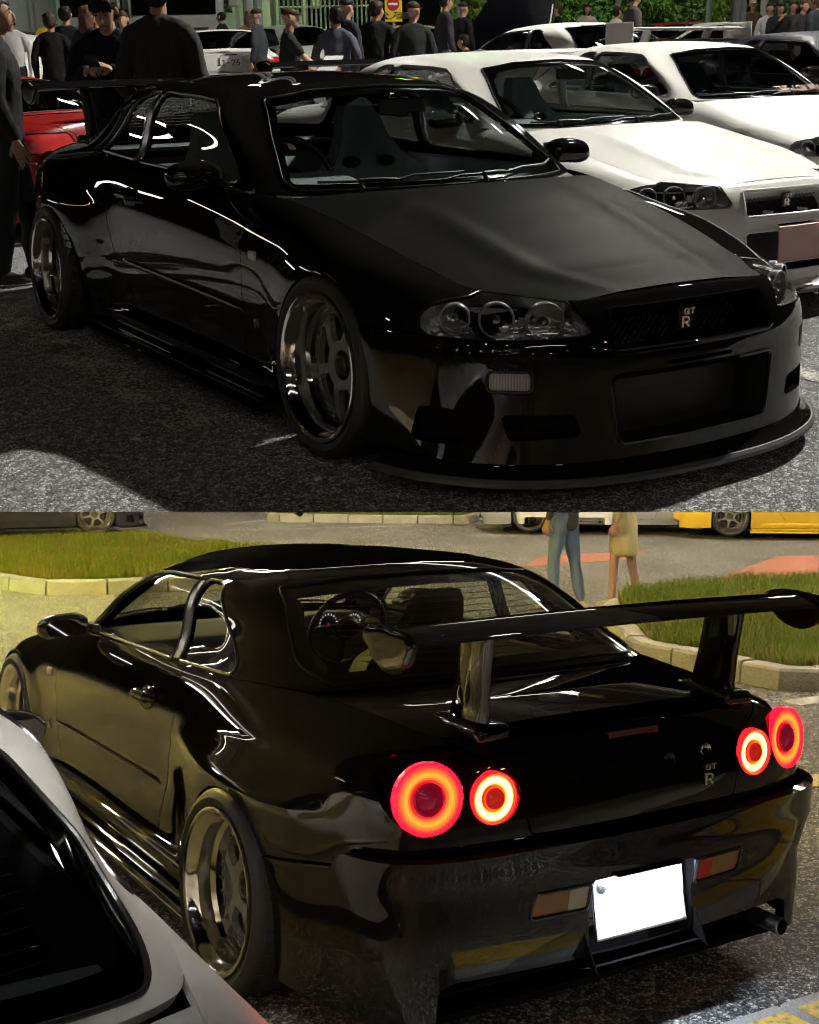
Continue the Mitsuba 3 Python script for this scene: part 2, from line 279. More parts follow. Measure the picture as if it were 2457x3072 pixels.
_lv('2.1,0,.59 2.093,.2,.588 2.075,.376,.578 1.97,.43,.585 1.88,.49,.590 1.77,.555,.598 1.59,.59,.641 1.33,.625,.700 1,.665,.767 .74,.695,.80 .2,.745,.828 -.3,.752,.838 -.65,.752,.848 -1,.742,.868 -1.33,.685,.882 -1.65,.625,.875 -1.89,.60,.862 -1.99,.565,.852 -2.07,.42,.848 -2.09,.22,.848 -2.094,0,.850')
GH = [np.array([[float(a) for a in q.split(',')] for q in s.split()]) for s in (
 '.93,0,.80 .875,.36,.80 .69,.665,.803 .55,.735,.815 .05,.75,.832 -.5,.753,.845 -.85,.75,.86 -1.05,.735,.872 -1.28,.697,.885 -1.42,.645,.89 -1.51,.36,.90 -1.54,0,.905',
 '.635,0,1.0 .585,.325,.99 .43,.585,.97 .34,.668,.98 .02,.678,.995 -.48,.685,1.005 -.72,.678,1.01 -.86,.663,1.02 -1.05,.628,1.03 -1.14,.592,1.035 -1.235,.34,1.053 -1.265,0,1.06',
 '.27,0,1.168 .235,.3,1.155 .125,.495,1.122 .06,.56,1.12 -.1,.577,1.132 -.42,.587,1.145 -.55,.585,1.148 -.65,.577,1.15 -.78,.552,1.155 -.84,.515,1.16 -.91,.3,1.178 -.93,0,1.185',
 '.2,0,1.183 .17,.28,1.17 .07,.43,1.147 0,.48,1.153 -.12,.5,1.163 -.42,.507,1.176 -.54,.503,1.179 -.62,.49,1.18 -.72,.46,1.183 -.77,.43,1.185 -.83,.27,1.193 -.85,0,1.199')]
WF, WR, WZ, AR = 1.3325, -1.3325, .305, .305          # axles, wheel centre height, arch radius
def chord(P, ax):
    d = np.linalg.norm(np.diff(P, axis=ax), axis=2).mean(1 - ax); return np.concatenate([[0], np.cumsum(d)])
def loft(levels, nu, nv, s=2e-5):
    """a smooth surface through the level lines: (nu, nv, 3), and station number, level number of every point"""
    P = np.stack(levels, 1); u, v = chord(P, 0), chord(P, 1)
    mir = P[1:4][::-1] * [1, -1, 1]; mir2 = P[-4:-1][::-1] * [1, -1, 1]              # mirrored ends keep the centre line smooth
    Q = np.concatenate([mir, P, mir2]); uu = np.concatenate([-u[1:4][::-1], u, 2 * u[-1] - u[-4:-1][::-1]])
    U, V = np.linspace(0, u[-1], nu), np.linspace(0, v[-1], nv)
    from scipy.interpolate import Akima1DInterpolator as AK
    R = AK(uu, Q, axis=0, method='makima')(U); k = np.exp(-np.linspace(-2, 2, 13) ** 2); k /= k.sum()
    E = np.concatenate([R[1:7][::-1] * [1, -1, 1], R, R[-7:-1][::-1] * [1, -1, 1]]); R = sum(k[i] * E[i:i + nu] for i in range(13))
    out = AK(v, R, axis=1, method='makima')(V); k = np.exp(-np.linspace(-2, 2, 7) ** 2); k /= k.sum(); E = np.concatenate([np.repeat(2 * out[:, :1], 3, 1) - out[:, 1:4][:, ::-1], out, np.repeat(2 * out[:, -1:], 3, 1) - out[:, -4:-1][:, ::-1]], 1); out = sum(k[i] * E[:, i:i + nv] for i in range(7))
    out[0, :, 1] = out[-1, :, 1] = 0
    return out, np.interp(U, u, np.arange(len(u))), np.interp(V, v, np.arange(len(v)))
def loft_g(levels, nu, nv):
    from scipy.interpolate import Akima1DInterpolator as AK
    P = np.stack(levels, 1); u, v = chord(P, 0), chord(P, 1); m1, m2 = P[1:4][::-1] * [1, -1, 1], P[-4:-1][::-1] * [1, -1, 1]
    Q = np.concatenate([m1, P, m2]); uu = np.concatenate([-u[1:4][::-1], u, 2 * u[-1] - u[-4:-1][::-1]]); U, V = np.linspace(0, u[-1], nu), np.linspace(0, v[-1], nv)
    R = AK(uu, Q, axis=0, method='makima')(U); k = np.exp(-np.linspace(-2, 2, 9) ** 2); k /= k.sum()
    E = np.concatenate([R[1:5][::-1] * [1, -1, 1], R, R[-5:-1][::-1] * [1, -1, 1]]); R = sum(k[i] * E[i:i + nu] for i in range(9)); out = CubicSpline(v, R, axis=1)(V); out[0, :, 1] = out[-1, :, 1] = 0
    return out, np.interp(U, u, np.arange(len(u))), np.interp(V, v, np.arange(len(v)))
def mirrored(P, A):
    """grid (first row and last row on y = 0) -> whole sheet round the car"""
    n, m = P.shape[:2]; ring = np.concatenate([P, P[-2:0:-1] * [1, -1, 1]]); a = np.concatenate([A, A[-2:0:-1]]); k = len(ring)
    i, j = np.meshgrid(np.arange(k), np.arange(m - 1), indexing='ij'); q = (i * m + j).ravel(); r = (((i + 1) % k) * m + j).ravel()
    return ring.reshape(-1, 3), tri(np.stack([q, r, r + 1, q + 1], 1)), a.reshape(-1, a.shape[-1])
def body_sheet():
    P, U, V = loft(LV, 300, 64)
    x, z = P[..., 0], P[..., 2]; out = np.zeros_like(x)
    for wx, amp in ((WF, .017), (WR, .055)):                                          # flared arches
        r = np.hypot(x - wx, (z - WZ) * 1.0); out += amp * np.exp(-((r - AR) / np.where(r > AR, .24 if wx < 0 else .10, .06)) ** 2) * (z > .1) * np.clip((.74 - z) / .1, 0, 1)
    # rear blister, stepping out behind the door
    fr = 1 / (1 + np.exp((x + .70 + .25 * (z - .5)) / .05)); band_ = np.exp(-((z - .565 - .03 * (x + 1.3)) / .085) ** 4); out += .007 * fr * band_ * np.clip((x + 2.05) / .5, 0, 1)
    # door crease
    out += .004 * np.exp(-((z - (.655 + .03 * (-x - .0))) / .05) ** 2) * np.clip((1.1 - x) / .4, 0, 1) * np.clip((x + .8) / .3, 0, 1)
    P[..., 1] += out * np.clip((P[..., 1] - .5) / .2, 0, 1)
    s = np.concatenate([[0], np.cumsum(np.linalg.norm(np.diff(P[:, 30, :2], axis=0), axis=1))])
    A = np.stack([np.repeat(s[:, None], P.shape[1], 1), np.repeat(U[:, None], P.shape[1], 1), np.repeat(V[None], P.shape[0], 0)], -1)
    v, f, a = mirrored(P, A); f = f[:, ::-1] if np.dot(normals_of(v, f)[5], v[5]) < 0 else f
    return Sheet(v, f, None, a), P
def roof_sheet():
    P, U, V = loft_g(GH, 240, 44); w = np.linspace(1, 0, 16)[1:]; C = np.array([-.32, 0, 1.210]); E = P[:, -1]
    R = C + (E - C)[:, None] * w[None, :, None]; R[..., 2] = E[:, None, 2] + (C[2] - E[:, None, 2]) * (1 - w[None] ** 2)
    P = np.concatenate([P, R], 1); A = np.zeros(P.shape[:2] + (2,)); A[..., 0] = U[:, None]; A[..., 1] = np.concatenate([V, np.linspace(3, 4, 16)[1:]])[None]
    v, f, a = mirrored(P, A); n = normals_of(v, f)
    if n[np.argmax(v[:, 2])][2] < 0: f = f[:, ::-1]
    s = Sheet(v, f, None, a); s.n[v[:, 2] > 1.2095] = [0, 0, 1]; return s
def strip_patch(edge, xc, zc, n=40, m=33, pw=2.):
    """a lid between a body edge line (stations x 3, y > 0) and its mirror image, with centre line offsets"""
    w = np.linspace(-1, 1, m); P = np.zeros((len(edge), m, 3)); q = 1 - np.abs(w)[None] ** (np.linspace(2, pw, len(edge))[:, None])
    P[..., 1] = edge[:, None, 1] * w; P[..., 0] = edge[:, None, 0] + xc[:, None] * q; P[..., 2] = edge[:, None, 2] + zc[:, None] * q; return P
def as_sheet(P, up=(0, 0, 1)):
    v, f = grid(P); n = normals_of(v, f)
    if (n @ np.array(up)).mean() < 0: f = f[:, ::-1]
    return Sheet(v, f)
def rim_tube(sh, r=.006, off=0.0, n=6):
    """a bead along the edge of a sheet"""
    out = []
    for l in sh.loops():
        p = sh.v[l] + sh.n[l] * off; out.append(tube(p[::2] if len(p) > 60 else p, r, n, closed=True))
    return cat(*out)
def mirY(poly): return [(-a, b) for a, b in poly]
def rrect(x0, x1, z0, z1): return [(x0, z0), (x1, z0), (x1, z1), (x0, z1)]
def build_coupe():
    """all parts of the coupe as (name, mesh, material slot, parent part)"""
    B, Pb = body_sheet(); G = roof_sheet(); parts = []
    def add(name, mesh, mat, under=None, sm=35, label=None, emit=None):
        if isinstance(mesh, Sheet): mesh = (mesh.v, mesh.f, mesh.n)
        parts.append((name, mesh, mat, under, sm, label, emit))
    def xz(s): return s.v[:, [0, 2]]
    def yz(s): return s.v[:, [1, 2]]
    def ay(s): return np.abs(s.v[:, 1])
    g = .0026
    # ---- openings
    for wx in (WF, WR):
        B = B.outside(np.where(ay(B) > .4, np.hypot(B.v[:, 0] - wx, B.v[:, 2] - WZ) - AR, 1.))
        B = B.outside(np.where(ay(B) > .4, np.maximum(np.abs(B.v[:, 0] - wx) - AR, B.v[:, 2] - WZ), 1.))
    front = B.v[:, 0] > 1.3
    # headlamps: outline in (distance round the nose, height)
    HL = [(.385, .4905), (.60, .484), (.885, .483), (.925, .50), (.935, .54), (.915, .566), (.86, .580), (.80, .588), (.76, .70), (.43, .70), (.41, .575), (.375, .50)]
    d = np.where(B.v[:, 0] > 1.5, sd_poly(np.stack([B.a[:, 0], B.v[:, 2]], 1), HL, .006), 1.); lamp, B = B.cut(d)
    # ---- front bumper
    def zb(s): return np.where(s.v[:, 0] > 1.3, np.minimum(s.v[:, 2] - np.interp(s.v[:, 0], [1.5, 1.56, 1.8, 1.9, 2.3], [.47, .487, .485, .485, .485]), np.maximum(ay(s) - .392, s.v[:, 2] - .70)), 1.)
    bump, B = B.inside(zb(B) + g), B.outside(zb(B) - g)
    # grille and intakes
    def fz(s): return s.v[:, [1, 2]]
    grille, bump = bump.cut(np.where(bump.v[:, 0] > 1.9, sd_poly(fz(bump), [(-.325, .437), (.325, .437), (.305, .552), (-.305, .552)], .012), 1.))
    low, bump = bump.cut(np.where(bump.v[:, 0] > 1.9, sd_poly(fz(bump), [(-.30, .165), (.30, .165), (.325, .37), (-.325, .37)], .02), 1.))
    slot, bump = bump.cut(np.where(bump.v[:, 0] > 1.9, sd_poly(fz(bump), rrect(-.13, .13, .385, .398), .004), 1.))
    side_in = []
    for sg in (1, -1):
        q, bump = bump.cut(np.where((bump.v[:, 1] * sg > .2) & (bump.v[:, 0] > 1.5), sd_poly(np.stack([bump.a[:, 0], bump.v[:, 2]], 1), [(.42, .20), (.63, .19), (.66, .27), (.44, .265)], .012), 1.)); side_in.append(q)
        q, bump = bump.cut(np.where((bump.v[:, 1] * sg > .2) & (bump.v[:, 0] > 1.5), sd_poly(np.stack([bump.a[:, 0], bump.v[:, 2]], 1), [(.75, .17), (.96, .165), (.92, .275), (.80, .28)], .02), 1.)); side_in.append(q)
        tl, bump = bump.cut(np.where((bump.v[:, 1] * sg > .2) & (bump.v[:, 0] > 1.5), sd_poly(np.stack([bump.a[:, 0], bump.v[:, 2]], 1), rrect(.565, .695, .335, .397), .010), 1.))
        add('turn_lamp', join(tl.push(-.004)), 'lens_clear', None); k = len(parts) - 1
        add('lamp_bezel', rim_tube(tl, .006, .001), 'black_plastic', 'turn_lamp' if sg == 1 else 'turn_lamp_001')
    add('front_bumper', bump.push(.004).flanged(.03), 'paint')
    add('bumper_intake', join(*[q.push(-.035) for q in side_in + [slot]]), 'black_matte', 'front_bumper')
    # lower intake: dark cavity with an intercooler core
    add('intercooler', join(low.push(-.12)), 'core', 'front_bumper')
    lw = low.push(-.004); add('intake_wall', Sheet(*[x for x in lw.flanged(.14)[:2]]), 'black_plastic', 'front_bumper')
    parts.pop()
    add('intake_rim', rim_tube(low, .008, .002), 'paint', 'front_bumper'); fl = low.flanged(.12); nf = len(low.f); add('intake_wall', (fl[0], fl[1][nf:][:, ::-1], -fl[2]), 'black_plastic', 'front_bumper')
    fl = grille.flanged(.10); nf = len(grille.f); add('grille_frame', join((fl[0], fl[1][nf:][:, ::-1], -fl[2]), soft(rim_tube(grille, .009, .003))), 'paint', 'front_bumper')
    add('grille_back', join(grille.push(-.10)), 'black_matte', 'front_bumper')
    bars = []
    for k in range(-26, 27):                                                               # diagonal wire mesh in the grille
        for sg in (1, -1):
            p = np.array([[2.09, .026 * k - .06 * sg, .437], [2.075, .026 * k + .06 * sg, .555]])
            if np.abs(p[:, 1]).max() < .31: bars.append(tube(p, .0022, 4))
    add('grille_mesh', cat(*bars), 'black_plastic', 'front_bumper')
    for y in (-.12, .12): add('grille_rib', box(2.10, 2.158, y - .004, y + .004, .438, .452), 'paint', 'front_bumper')
    # badge
    def letters(t, h, M, dep=.006): 
        m = meshkit.text_mesh(t, h, dep, True); v = np.array(m.vertices); v[:, 0] -= v[:, 0].mean(); return move((v, np.array(m.faces)), M)
    FM = trl(2.135, 0, .50) @ np.array([[0, 0, 1, 0], [1, 0, 0, 0], [0, 1, 0, 0], [0, 0, 0, 1.]])
    add('badge_plate', box(2.118, 2.134, -.028, .028, .462, .532, .003), 'black_plastic', 'front_bumper')
    add('badge_letters', letters('GT', .018, FM @ trl(0, .010, 0) @ scl(1.35, 1, 1)), 'chrome', 'front_bumper')
    add('badge_initial', letters('R', .032, FM @ trl(0, -.028, 0) @ scl(1.35, 1, 1)), 'chrome_red', 'front_bumper')
    # lip and splitter
    def lip_line(off, z0): 
        p = np.array([(2.235, 0), (2.225, .2), (2.195, .36), (2.14, .5), (2.05, .63), (1.89, .755), (1.70, .825)]); c = CubicSpline(np.linspace(0, 1, 7), p)(np.linspace(0, 1, 40))
        t = np.gradient(c, axis=0); nrm = np.stack([t[:, 1], -t[:, 0]], 1); nrm /= np.linalg.norm(nrm, axis=1, keepdims=True); nrm *= np.sign(nrm[:, :1] + .3)
        c = c + nrm * off; c[0, 1] = 0; h = np.column_stack([c, np.full(40, z0)]); return np.vstack([h[:0:-1] * [1, -1, 1], h])
    prof = [(.038, .087), (.028, .092), (.012, .100), (.0, .118), (-.03, .122)]; prof2 = [(-.10, .058), (.034, .056), (.050, .062), (.052, .076), (.044, .086), (.036, .087)]
    add('front_lip', grid(np.stack([lip_line(o, z) for o, z in prof], 1)), 'lip', None); add('lip_edge', grid(np.stack([lip_line(o, z) for o, z in prof2], 1)), 'lip_rubber', 'front_lip')
    add('lip_panel', grid(np.stack([lip_line(o, z) for o, z in [(-.028, .09), (-.024, .15)]], 1)), 'black_matte', None)
    for sg in (1, -1): add('undertray', box(1.3, 2.12, .02, .60 * sg, .085, .095), 'black_matte') if sg == 1 else None
    # ---- headlamps
    for sg in (1, -1):
        L = lamp.inside(-lamp.v[:, 1] * sg)
        add('headlight', join(L.push(-.001)), 'glass_clear', None); nm = 'headlight' if sg == 1 else 'headlight_001'
        hs = L.push(-.06); hs = (hs.v + hs.n * np.random.default_rng(6).normal(size=(len(hs.v), 1)) * .0045, hs.f); add('lamp_housing', hs, 'reflector', nm, False)
        for s0 in (.578, .728): add('lamp_divider', join(L.inside(np.abs(L.a[:, 0] - s0) - .017).push(-.045)), 'lamp_brown', nm)
        fl = L.flanged(.062); nf = len(L.f); add('lamp_wall', (fl[0], fl[1][nf:], fl[2]), 'lamp_grey', nm)
        add('lamp_seal', rim_tube(L, .0035, -.003), 'black_plastic', nm)
        for (s_, z_, r_, mt) in ((.495, .530, .055, 'reflector'), (.655, .533, .050, 'reflector'), (.80, .530, .044, 'reflector')):
            i = np.argmin((L.a[:, 0] - s_) ** 2 + (L.v[:, 2] - z_) ** 2); c, n = L.v[i], np.array([L.n[i][0], L.n[i][1], 0]) + [.5, 0, 0]; n /= np.linalg.norm(n)
            M = np.eye(4); M[:3, 2] = n; M[:3, 0] = [-n[1], n[0], 0]; M[:3, 1] = np.cross(n, M[:3, 0]); M[:3, 3] = c - n * .042
            add('lamp_ring', move(lathe([(r_ - .004, .012), (r_ - .002, .016), (r_ + .002, .016), (r_ + .004, .010), (r_ + .003, -.012)], 36, 'z'), M), 'ring_grey', nm)
            add('lamp_bulb', move(lathe([(.0, .016), (.010, .012), (.013, 0), (.012, -.026)], 16, 'z'), M), 'chrome' if mt == 'reflector' else 'lamp_amber', nm)
    # ---- rear bumper, tail panel
    def rb(s): return np.where(s.v[:, 0] < -1.3, s.v[:, 2] - np.interp(-s.v[:, 0], [1.3, 1.40, 1.885, 1.90, 1.93, 2.2], [.43, .455, .525, .535, .578, .585]), 1.)
    rear, B = B.inside(rb(B) + g), B.outside(rb(B) - g)
    ramp = np.clip((-rear.v[:, 0] - 1.60) / .4, 0, 1) * .050 * np.clip((rear.v[:, 2] - .33) / .15, .15, 1); rear = rear.push(ramp + .002)
    # plate recess, lamps in the bumper, diffuser notch
    rec, rear = rear.cut(np.where(rear.v[:, 0] < -2., sd_poly(fz(rear), [(-.19, .243), (.19, .243), (.19, .455), (-.19, .455)], .006), 1.))
    for sg in (1, -1):
        q, rear = rear.cut(np.where((rear.v[:, 0] < -2.) & (rear.v[:, 1] * sg > 0), sd_poly(fz(rear), [(sg * a, b) for a, b in rrect(.197, .385, .372, .448)], .010), 1.))
        add('reverse_lamp', join(q.push(-.003)), 'lens_amber', None); nm = 'reverse_lamp' if sg == 1 else 'reverse_lamp_001'
        i = q.inside(np.abs(q.v[:, 1]) - .265).push(-.0015)
        add('reverse_lens', join(i), 'lens_ribbed' if sg == 1 else 'lens_red', nm); add('lamp_bezel', rim_tube(q, .006, .001), 'black_plastic', nm)
    rear = rear.outside(np.where(rear.v[:, 0] < -1.95, sd_poly(fz(rear), [(-.655, -.1), (.655, -.1), (.645, .215), (.60, .235), (-.60, .235), (-.645, .215)], .01), 1.))
    add('rear_bumper', rear.flanged(.03), 'paint')
    fl = rec.flanged(.075); nf = len(rec.f); add('plate_recess', join(rec.push(-.075), (fl[0], fl[1][nf:][:, ::-1], -fl[2])), 'paint', 'rear_bumper')
    add('tow_fin', prism([(-2.16, .225), (-2.215, .205), (-2.16, .30)], .20, .206), 'paint', 'rear_bumper'); add('tow_fin', prism([(-2.16, .225), (-2.215, .205), (-2.16, .30)], -.206, -.20), 'paint', 'rear_bumper')
    add('diffuser', cat(grid(np.array([[(-2.19, -.21, .215), (-2.19, .21, .215)], [(-1.9, -.21, .12), (-1.9, .21, .12)]])), box(-2.02, -1.6, -.62, .62, .155, .165)), 'black_matte', None)
    add('exhaust_tip', move(cat(lathe([(.05, 0), (.058, .004), (.058, .22), (.05, .22), (.05, 0)], 28, 'x')), trl(-2.17, -.56, .17) @ scl(1, .45, .45)), 'steel', None)
    # rear side skirts hanging below the bumper corners
    # quarter / tail split at the corner, lamp panels and boot lid face
    tail, B = B.cut(np.where(B.v[:, 0] < -1.5, -(-B.v[:, 0] - np.interp(B.v[:, 2], [.5, .58, .72, .80, .835, .9], [1.915, 1.92, 1.935, 1.94, 1.96, 1.99])), 1.))
    tail = tail.outside(-(-tail.v[:, 0] - np.interp(tail.v[:, 2], [.5, .58, .72, .80, .835, .9], [1.915, 1.92, 1.935, 1.94, 1.96, 1.99])) - 0.0) if False else tail
    def lid(s): return sd_poly(fz(s), [(-.375, .60), (.375, .60), (.40, .70), (.41, .77), (.56, .845), (.60, .95), (-.60, .95), (-.56, .845), (-.41, .77), (-.40, .70)], .02)
    lidf, tailp = tail.inside(lid(tail) + g), tail.outside(lid(tail) - g)
    holes = [(.667, .727, .097), (.474, .713, .070)]
    for sg in (1, -1):
        for (y, z, r) in holes: tailp = tailp.outside(np.hypot(tailp.v[:, 1] - sg * y, tailp.v[:, 2] - z) - r)
    add('tail_panel', tailp.flanged(.02), 'paint')
    tb, TBp = [], tail.outside(lid(tail) - g)
    for sg in (1, -1):
        q, TBp = TBp.cut(np.where(TBp.v[:, 1] * sg > .2, sd_poly(np.stack([TBp.v[:, 1] * sg, TBp.v[:, 2]], 1), [(.435, .635), (.80, .64), (.80, .785), (.47, .785), (.425, .70)], .015), 1.)); add('tail_lamp_b', join(q.push(.002)), 'lens_red_lit', None, 35, None, 'rect'); add('lamp_bezel', rim_tube(q, .006, .001), 'black_plastic', 'tail_lamp_b' if sg == 1 else 'tail_lamp_b_001')
    add('tail_panel_b', TBp.flanged(.02), 'paint')
    for sg in (1, -1):
        for (y, z, r), hot in zip(holes, (0, 1)):
            i = np.argmin((tail.v[:, 1] - sg * y) ** 2 + (tail.v[:, 2] - z) ** 2); n = tail.n[i] * [1, .55, .3]; n /= np.linalg.norm(n)
            M = np.eye(4); M[:3, 2] = n; up = np.array([0, 0, 1.]) - n * n[2]; M[:3, 1] = up / np.linalg.norm(up); M[:3, 0] = np.cross(M[:3, 1], n); M[:3, 3] = tail.v[i]
            nm = numbered_local(parts, 'tail_lamp'); k = r / .097; dz = -.006
            add('tail_lamp', move(lathe([(r * 1.0, -.02), (r * 1.0, .0), (r * .985, .006), (r * .95, .008), (r * .90, .003), (r * .885, -.004)], 56, 'z'), M), 'lamp_rim', None, 50, None, 'rim%d' % hot)
            rr_ = np.linspace(.895, .47, 8)
            for q in range(7): add('lamp_ring', move(lathe([(r * rr_[q], .004 - 14 * (rr_[q] - .72) ** 2 * .012), (r * rr_[q + 1], .004 - 14 * (rr_[q + 1] - .72) ** 2 * .012)], 56, 'z'), M), 'lamp_red', nm, 50, None, 'ring%d%d' % (hot, q))
            add('lamp_core', move(lathe([(r * .47, -.008), (r * .46, .004), (r * .40, .008), (r * .36, .004), (r * .345, -.004), (r * .2, .004), (.0001, .007)], 40, 'z'), M), 'lamp_core', nm, 50, None, 'core%d' % hot)
    # ---- lids
    e6 = np.array(Pb[:, -1]); iN = np.argmin(np.hypot(e6[:, 0] - 2.075, e6[:, 1] - .376))
    i9 = np.argmin(np.abs(e6[:200, 0] - .80)); he = e6[iN:i9 + 1]; t = np.linspace(0, 1, len(he))
    xc = np.interp(t, [0, .12, .5, 1], [.025, .03, .06, .215]); zc = np.interp(t, [0, .08, .25, .6, 1], [.012, .022, .035, .036, .026])
    hp = strip_patch(he, xc, zc, m=61); w = np.linspace(-1, 1, 61)
    hp[..., 2] += (.010 * np.exp(-((np.abs(w)[None] - .56) / .10) ** 2) - .004 * np.clip(1 - (np.abs(w) / .5) ** 2, 0, 1)[None]) * np.clip(t * 5, 0, 1)[:, None] * np.clip((1 - t) * 3, 0, 1)[:, None]
    H = as_sheet(hp); H = H.inside(sd_poly(H.v[:, :2], np.vstack([hp[:, -1, :2], hp[::-1, 0, :2]])) + .002)
    add('bonnet', H.flanged(.015), 'bonnet_paint')
    add('bonnet_edge', tube(hp[0] + [.002, 0, -.002], .0055, 8), 'paint', 'bonnet')
    [add('nozzle', box(.80, .83, q - .01, q + .01, .835, .845, .003), 'black_plastic', 'bonnet') for q in (.28, -.28)]
    # boot lid: top patch from the rear window to the tail
    j0 = np.argmin(np.where(np.arange(len(e6)) > 150, np.abs(e6[:, 0] + 1.44), 9)); j1 = np.argmin(np.where(np.arange(len(e6)) > 150, np.hypot(e6[:, 0] + 1.99, e6[:, 1] - .565), 9))
    te = e6[j0:j1 + 1]; t = np.linspace(0, 1, len(te)); xc = np.interp(t, [0, 1], [-.14, -.104]); zc = np.interp(t, [0, .4, 1], [.018, .026, .0])
    tp = strip_patch(te, xc, zc, m=51, pw=4.2); D = as_sheet(tp); D = D.inside(sd_poly(D.v[:, :2], np.vstack([tp[:, -1, :2], tp[::-1, 0, :2]])) + .003)
    add('boot_lid', join(D.flanged(.015), lidf.push(.001).flanged(.015)), 'paint')
    BMr = np.array([[0, 0, -1, 0], [-1, 0, 0, 0], [0, 1, 0, 0], [0, 0, 0, 1.]])
    def on_tail(y, z): i = np.argmin((tail.v[:, 1] - y) ** 2 + (tail.v[:, 2] - z) ** 2); return tail.v[i, 0]
    add('badge_letters', letters('GT', .016, trl(on_tail(-.27, .69) - .002, -.27, .690) @ BMr @ scl(1.4, 1, 1)), 'chrome', 'boot_lid')
    add('badge_initial', letters('R', .032, trl(on_tail(-.27, .66) - .002, -.27, .650) @ BMr @ scl(1.4, 1, 1)), 'chrome', 'boot_lid')
    add('badge_emblem', move(cat(lathe([(.018, 0), (.021, .003), (.018, .006), (.013, .003), (.011, .005), (.0001, .006)], 24, 'x')), trl(on_tail(-.27, .745) - .006, -.27, .745)), 'chrome', 'boot_lid')
    add('lock_barrel', move(lathe([(.024, 0), (.024, .004), (.016, .006), (.0001, .006)], 24, 'x'), trl(on_tail(-.12, .735) - .006, -.12, .735)), 'paint', 'boot_lid')
    add('brake_strip', box(on_tail(0, .825) - .003, on_tail(0, .825) + .03, -.10, .085, .812, .838, .002), 'lamp_dull', 'boot_lid')
    # ---- sides
    def side(name, keep, mat='paint', dep=.014):
        for sg in (1, -1):
            s = keep(B.inside(-B.v[:, 1] * sg))
            if len(s.f): add(name, s.flanged(dep), mat)
    DF = [(.60, .90), (.63, .80), (.695, .70), (.705, .55), (.69, .30), (.665, .215)]; DR = [(-.48, .215), (-.53, .30), (-.655, .45), (-.705, .60), (-.70, .72), (-.64, .82), (-.60, .90)]
    door = DF + DR
    side('front_fender', lambda s: s.outside(sd_poly(xz(s), door) - g).outside(-s.outside(sd_poly(xz(s), door) - g).v[:, 0] + .45).inside(-1 * np.ones(1)) if False else (lambda q: q.inside(.45 - q.v[:, 0]))(s.outside(sd_poly(xz(s), door) - g)))
    side('door', lambda s: s.inside(sd_poly(xz(s), door) + g))
    side('rear_quarter', lambda s: (lambda q: q.inside(q.v[:, 0] + .3))(s.outside(sd_poly(xz(s), door) - g)))
    for sg in (1, -1):                                                                     # rocker under the door
        s = B.inside(-B.v[:, 1] * sg); s = s.outside(sd_poly(xz(s), door) - g); s = s.inside(np.maximum(s.v[:, 0] - .45, -.3 - s.v[:, 0])); add('rocker', s.flanged(.01), 'paint') if len(s.f) else None
    def ypos(x, z, sg=1):
        i = np.argmin((B.v[:, 0] - x) ** 2 + (B.v[:, 2] - z) ** 2 + (B.v[:, 1] * sg < 0) * 9); return abs(B.v[i, 1])
    for k, sg in enumerate((1, -1)):
        dn = 'door' if k == 0 else 'door_001'; fn = 'front_fender' if k == 0 else 'front_fender_001'
        xs = np.linspace(.70, -.60, 27); zs = np.interp(xs, [-.6, .7], [.432, .402]); c = np.array([[x, ypos(x, z), z] for x, z in zip(xs, zs)])
        c[:, 1] = np.convolve(np.pad(c[:, 1], 3, 'edge'), np.ones(7) / 7, 'valid')
        wdt = np.interp(np.linspace(0, 1, 27), [0, .06, .94, 1], [.15, 1, 1, .15])[:, None]
        mo = grid(np.stack([c + wdt * np.array(o) for o in ((0, -.002, -.014), (0, .010, -.010), (0, .013, -.002), (0, .011, .008), (0, -.002, .012))], 1)); add('side_moulding', mo if sg == 1 else move(mo, MY), 'paint', dn)
        # handle in its cup
        hx, hz = -.43, .705; hy = ypos(hx, hz) - .004
        cup = move(lathe([(.0001, -.022), (.03, -.018), (.046, -.004), (.052, .002), (.055, 0)], 28, 'y'), trl(hx, hy + .004, hz) @ scl(1.55, -1, .95)); bar = tube([[hx + .08, hy + .004, hz + .014], [hx + .055, hy + .034, hz + .016], [hx - .055, hy + .034, hz + .018], [hx - .08, hy + .004, hz + .016]], [.014, .019, .019, .014], 10)
        for nme, mm, mt in (('handle_cup', cup, 'paint'), ('handle', cat(bar, move(lathe([(.014, 0), (.014, .006), (.0001, .008)], 16, 'y'), trl(hx - .03, hy + .004, hz - .030))), 'paint')): add(nme, mm if sg == 1 else move(mm, MY), mt, dn)
        mk = box(.775, .835, ypos(.80, .605) - .004, ypos(.80, .605) + .008, .590, .625, .006); add('side_marker', mk if sg == 1 else move(mk, MY), 'lens_grey', fn)
        bd = cat(box(.795, .815, ypos(.80, .365) - .003, ypos(.80, .365) + .006, .35, .385, .004), box(.800, .81, ypos(.80, .365), ypos(.80, .365) + .009, .372, .380)); add('side_badge', bd if sg == 1 else move(bd, MY), 'chrome', fn)
        # mirror
        mirp = lambda y, z: (.865 + (y - .89) * 1.28, .862 + (z - .885) * 1.2)
        mh = m3.Manifold.hull_points(np.array([(.425 + a * 1.2, *mirp(y, z)) for a, y, z in ((.0, .80, .855), (.03, .80, .86), (.055, .83, .845), (.0, .975, .835), (.03, .985, .85), (.055, .95, .85), (.0, .985, .90), (.03, .975, .915), (.05, .95, .905), (.0, .82, .935), (.03, .82, .93), (.055, .83, .915), (.0, .95, .93), (-.045, .83, .86), (-.045, .965, .85), (-.045, .975, .90), (-.045, .95, .922), (-.045, .82, .925))], float))
        mh = smooth_man(mh, .02, 6); arm = hull_pts([(.36, .73, .83), (.45, .73, .83), (.36, .73, .86), (.45, .73, .86), (.37, .82, .85), (.43, .82, .85), (.37, .82, .885), (.43, .82, .885)])
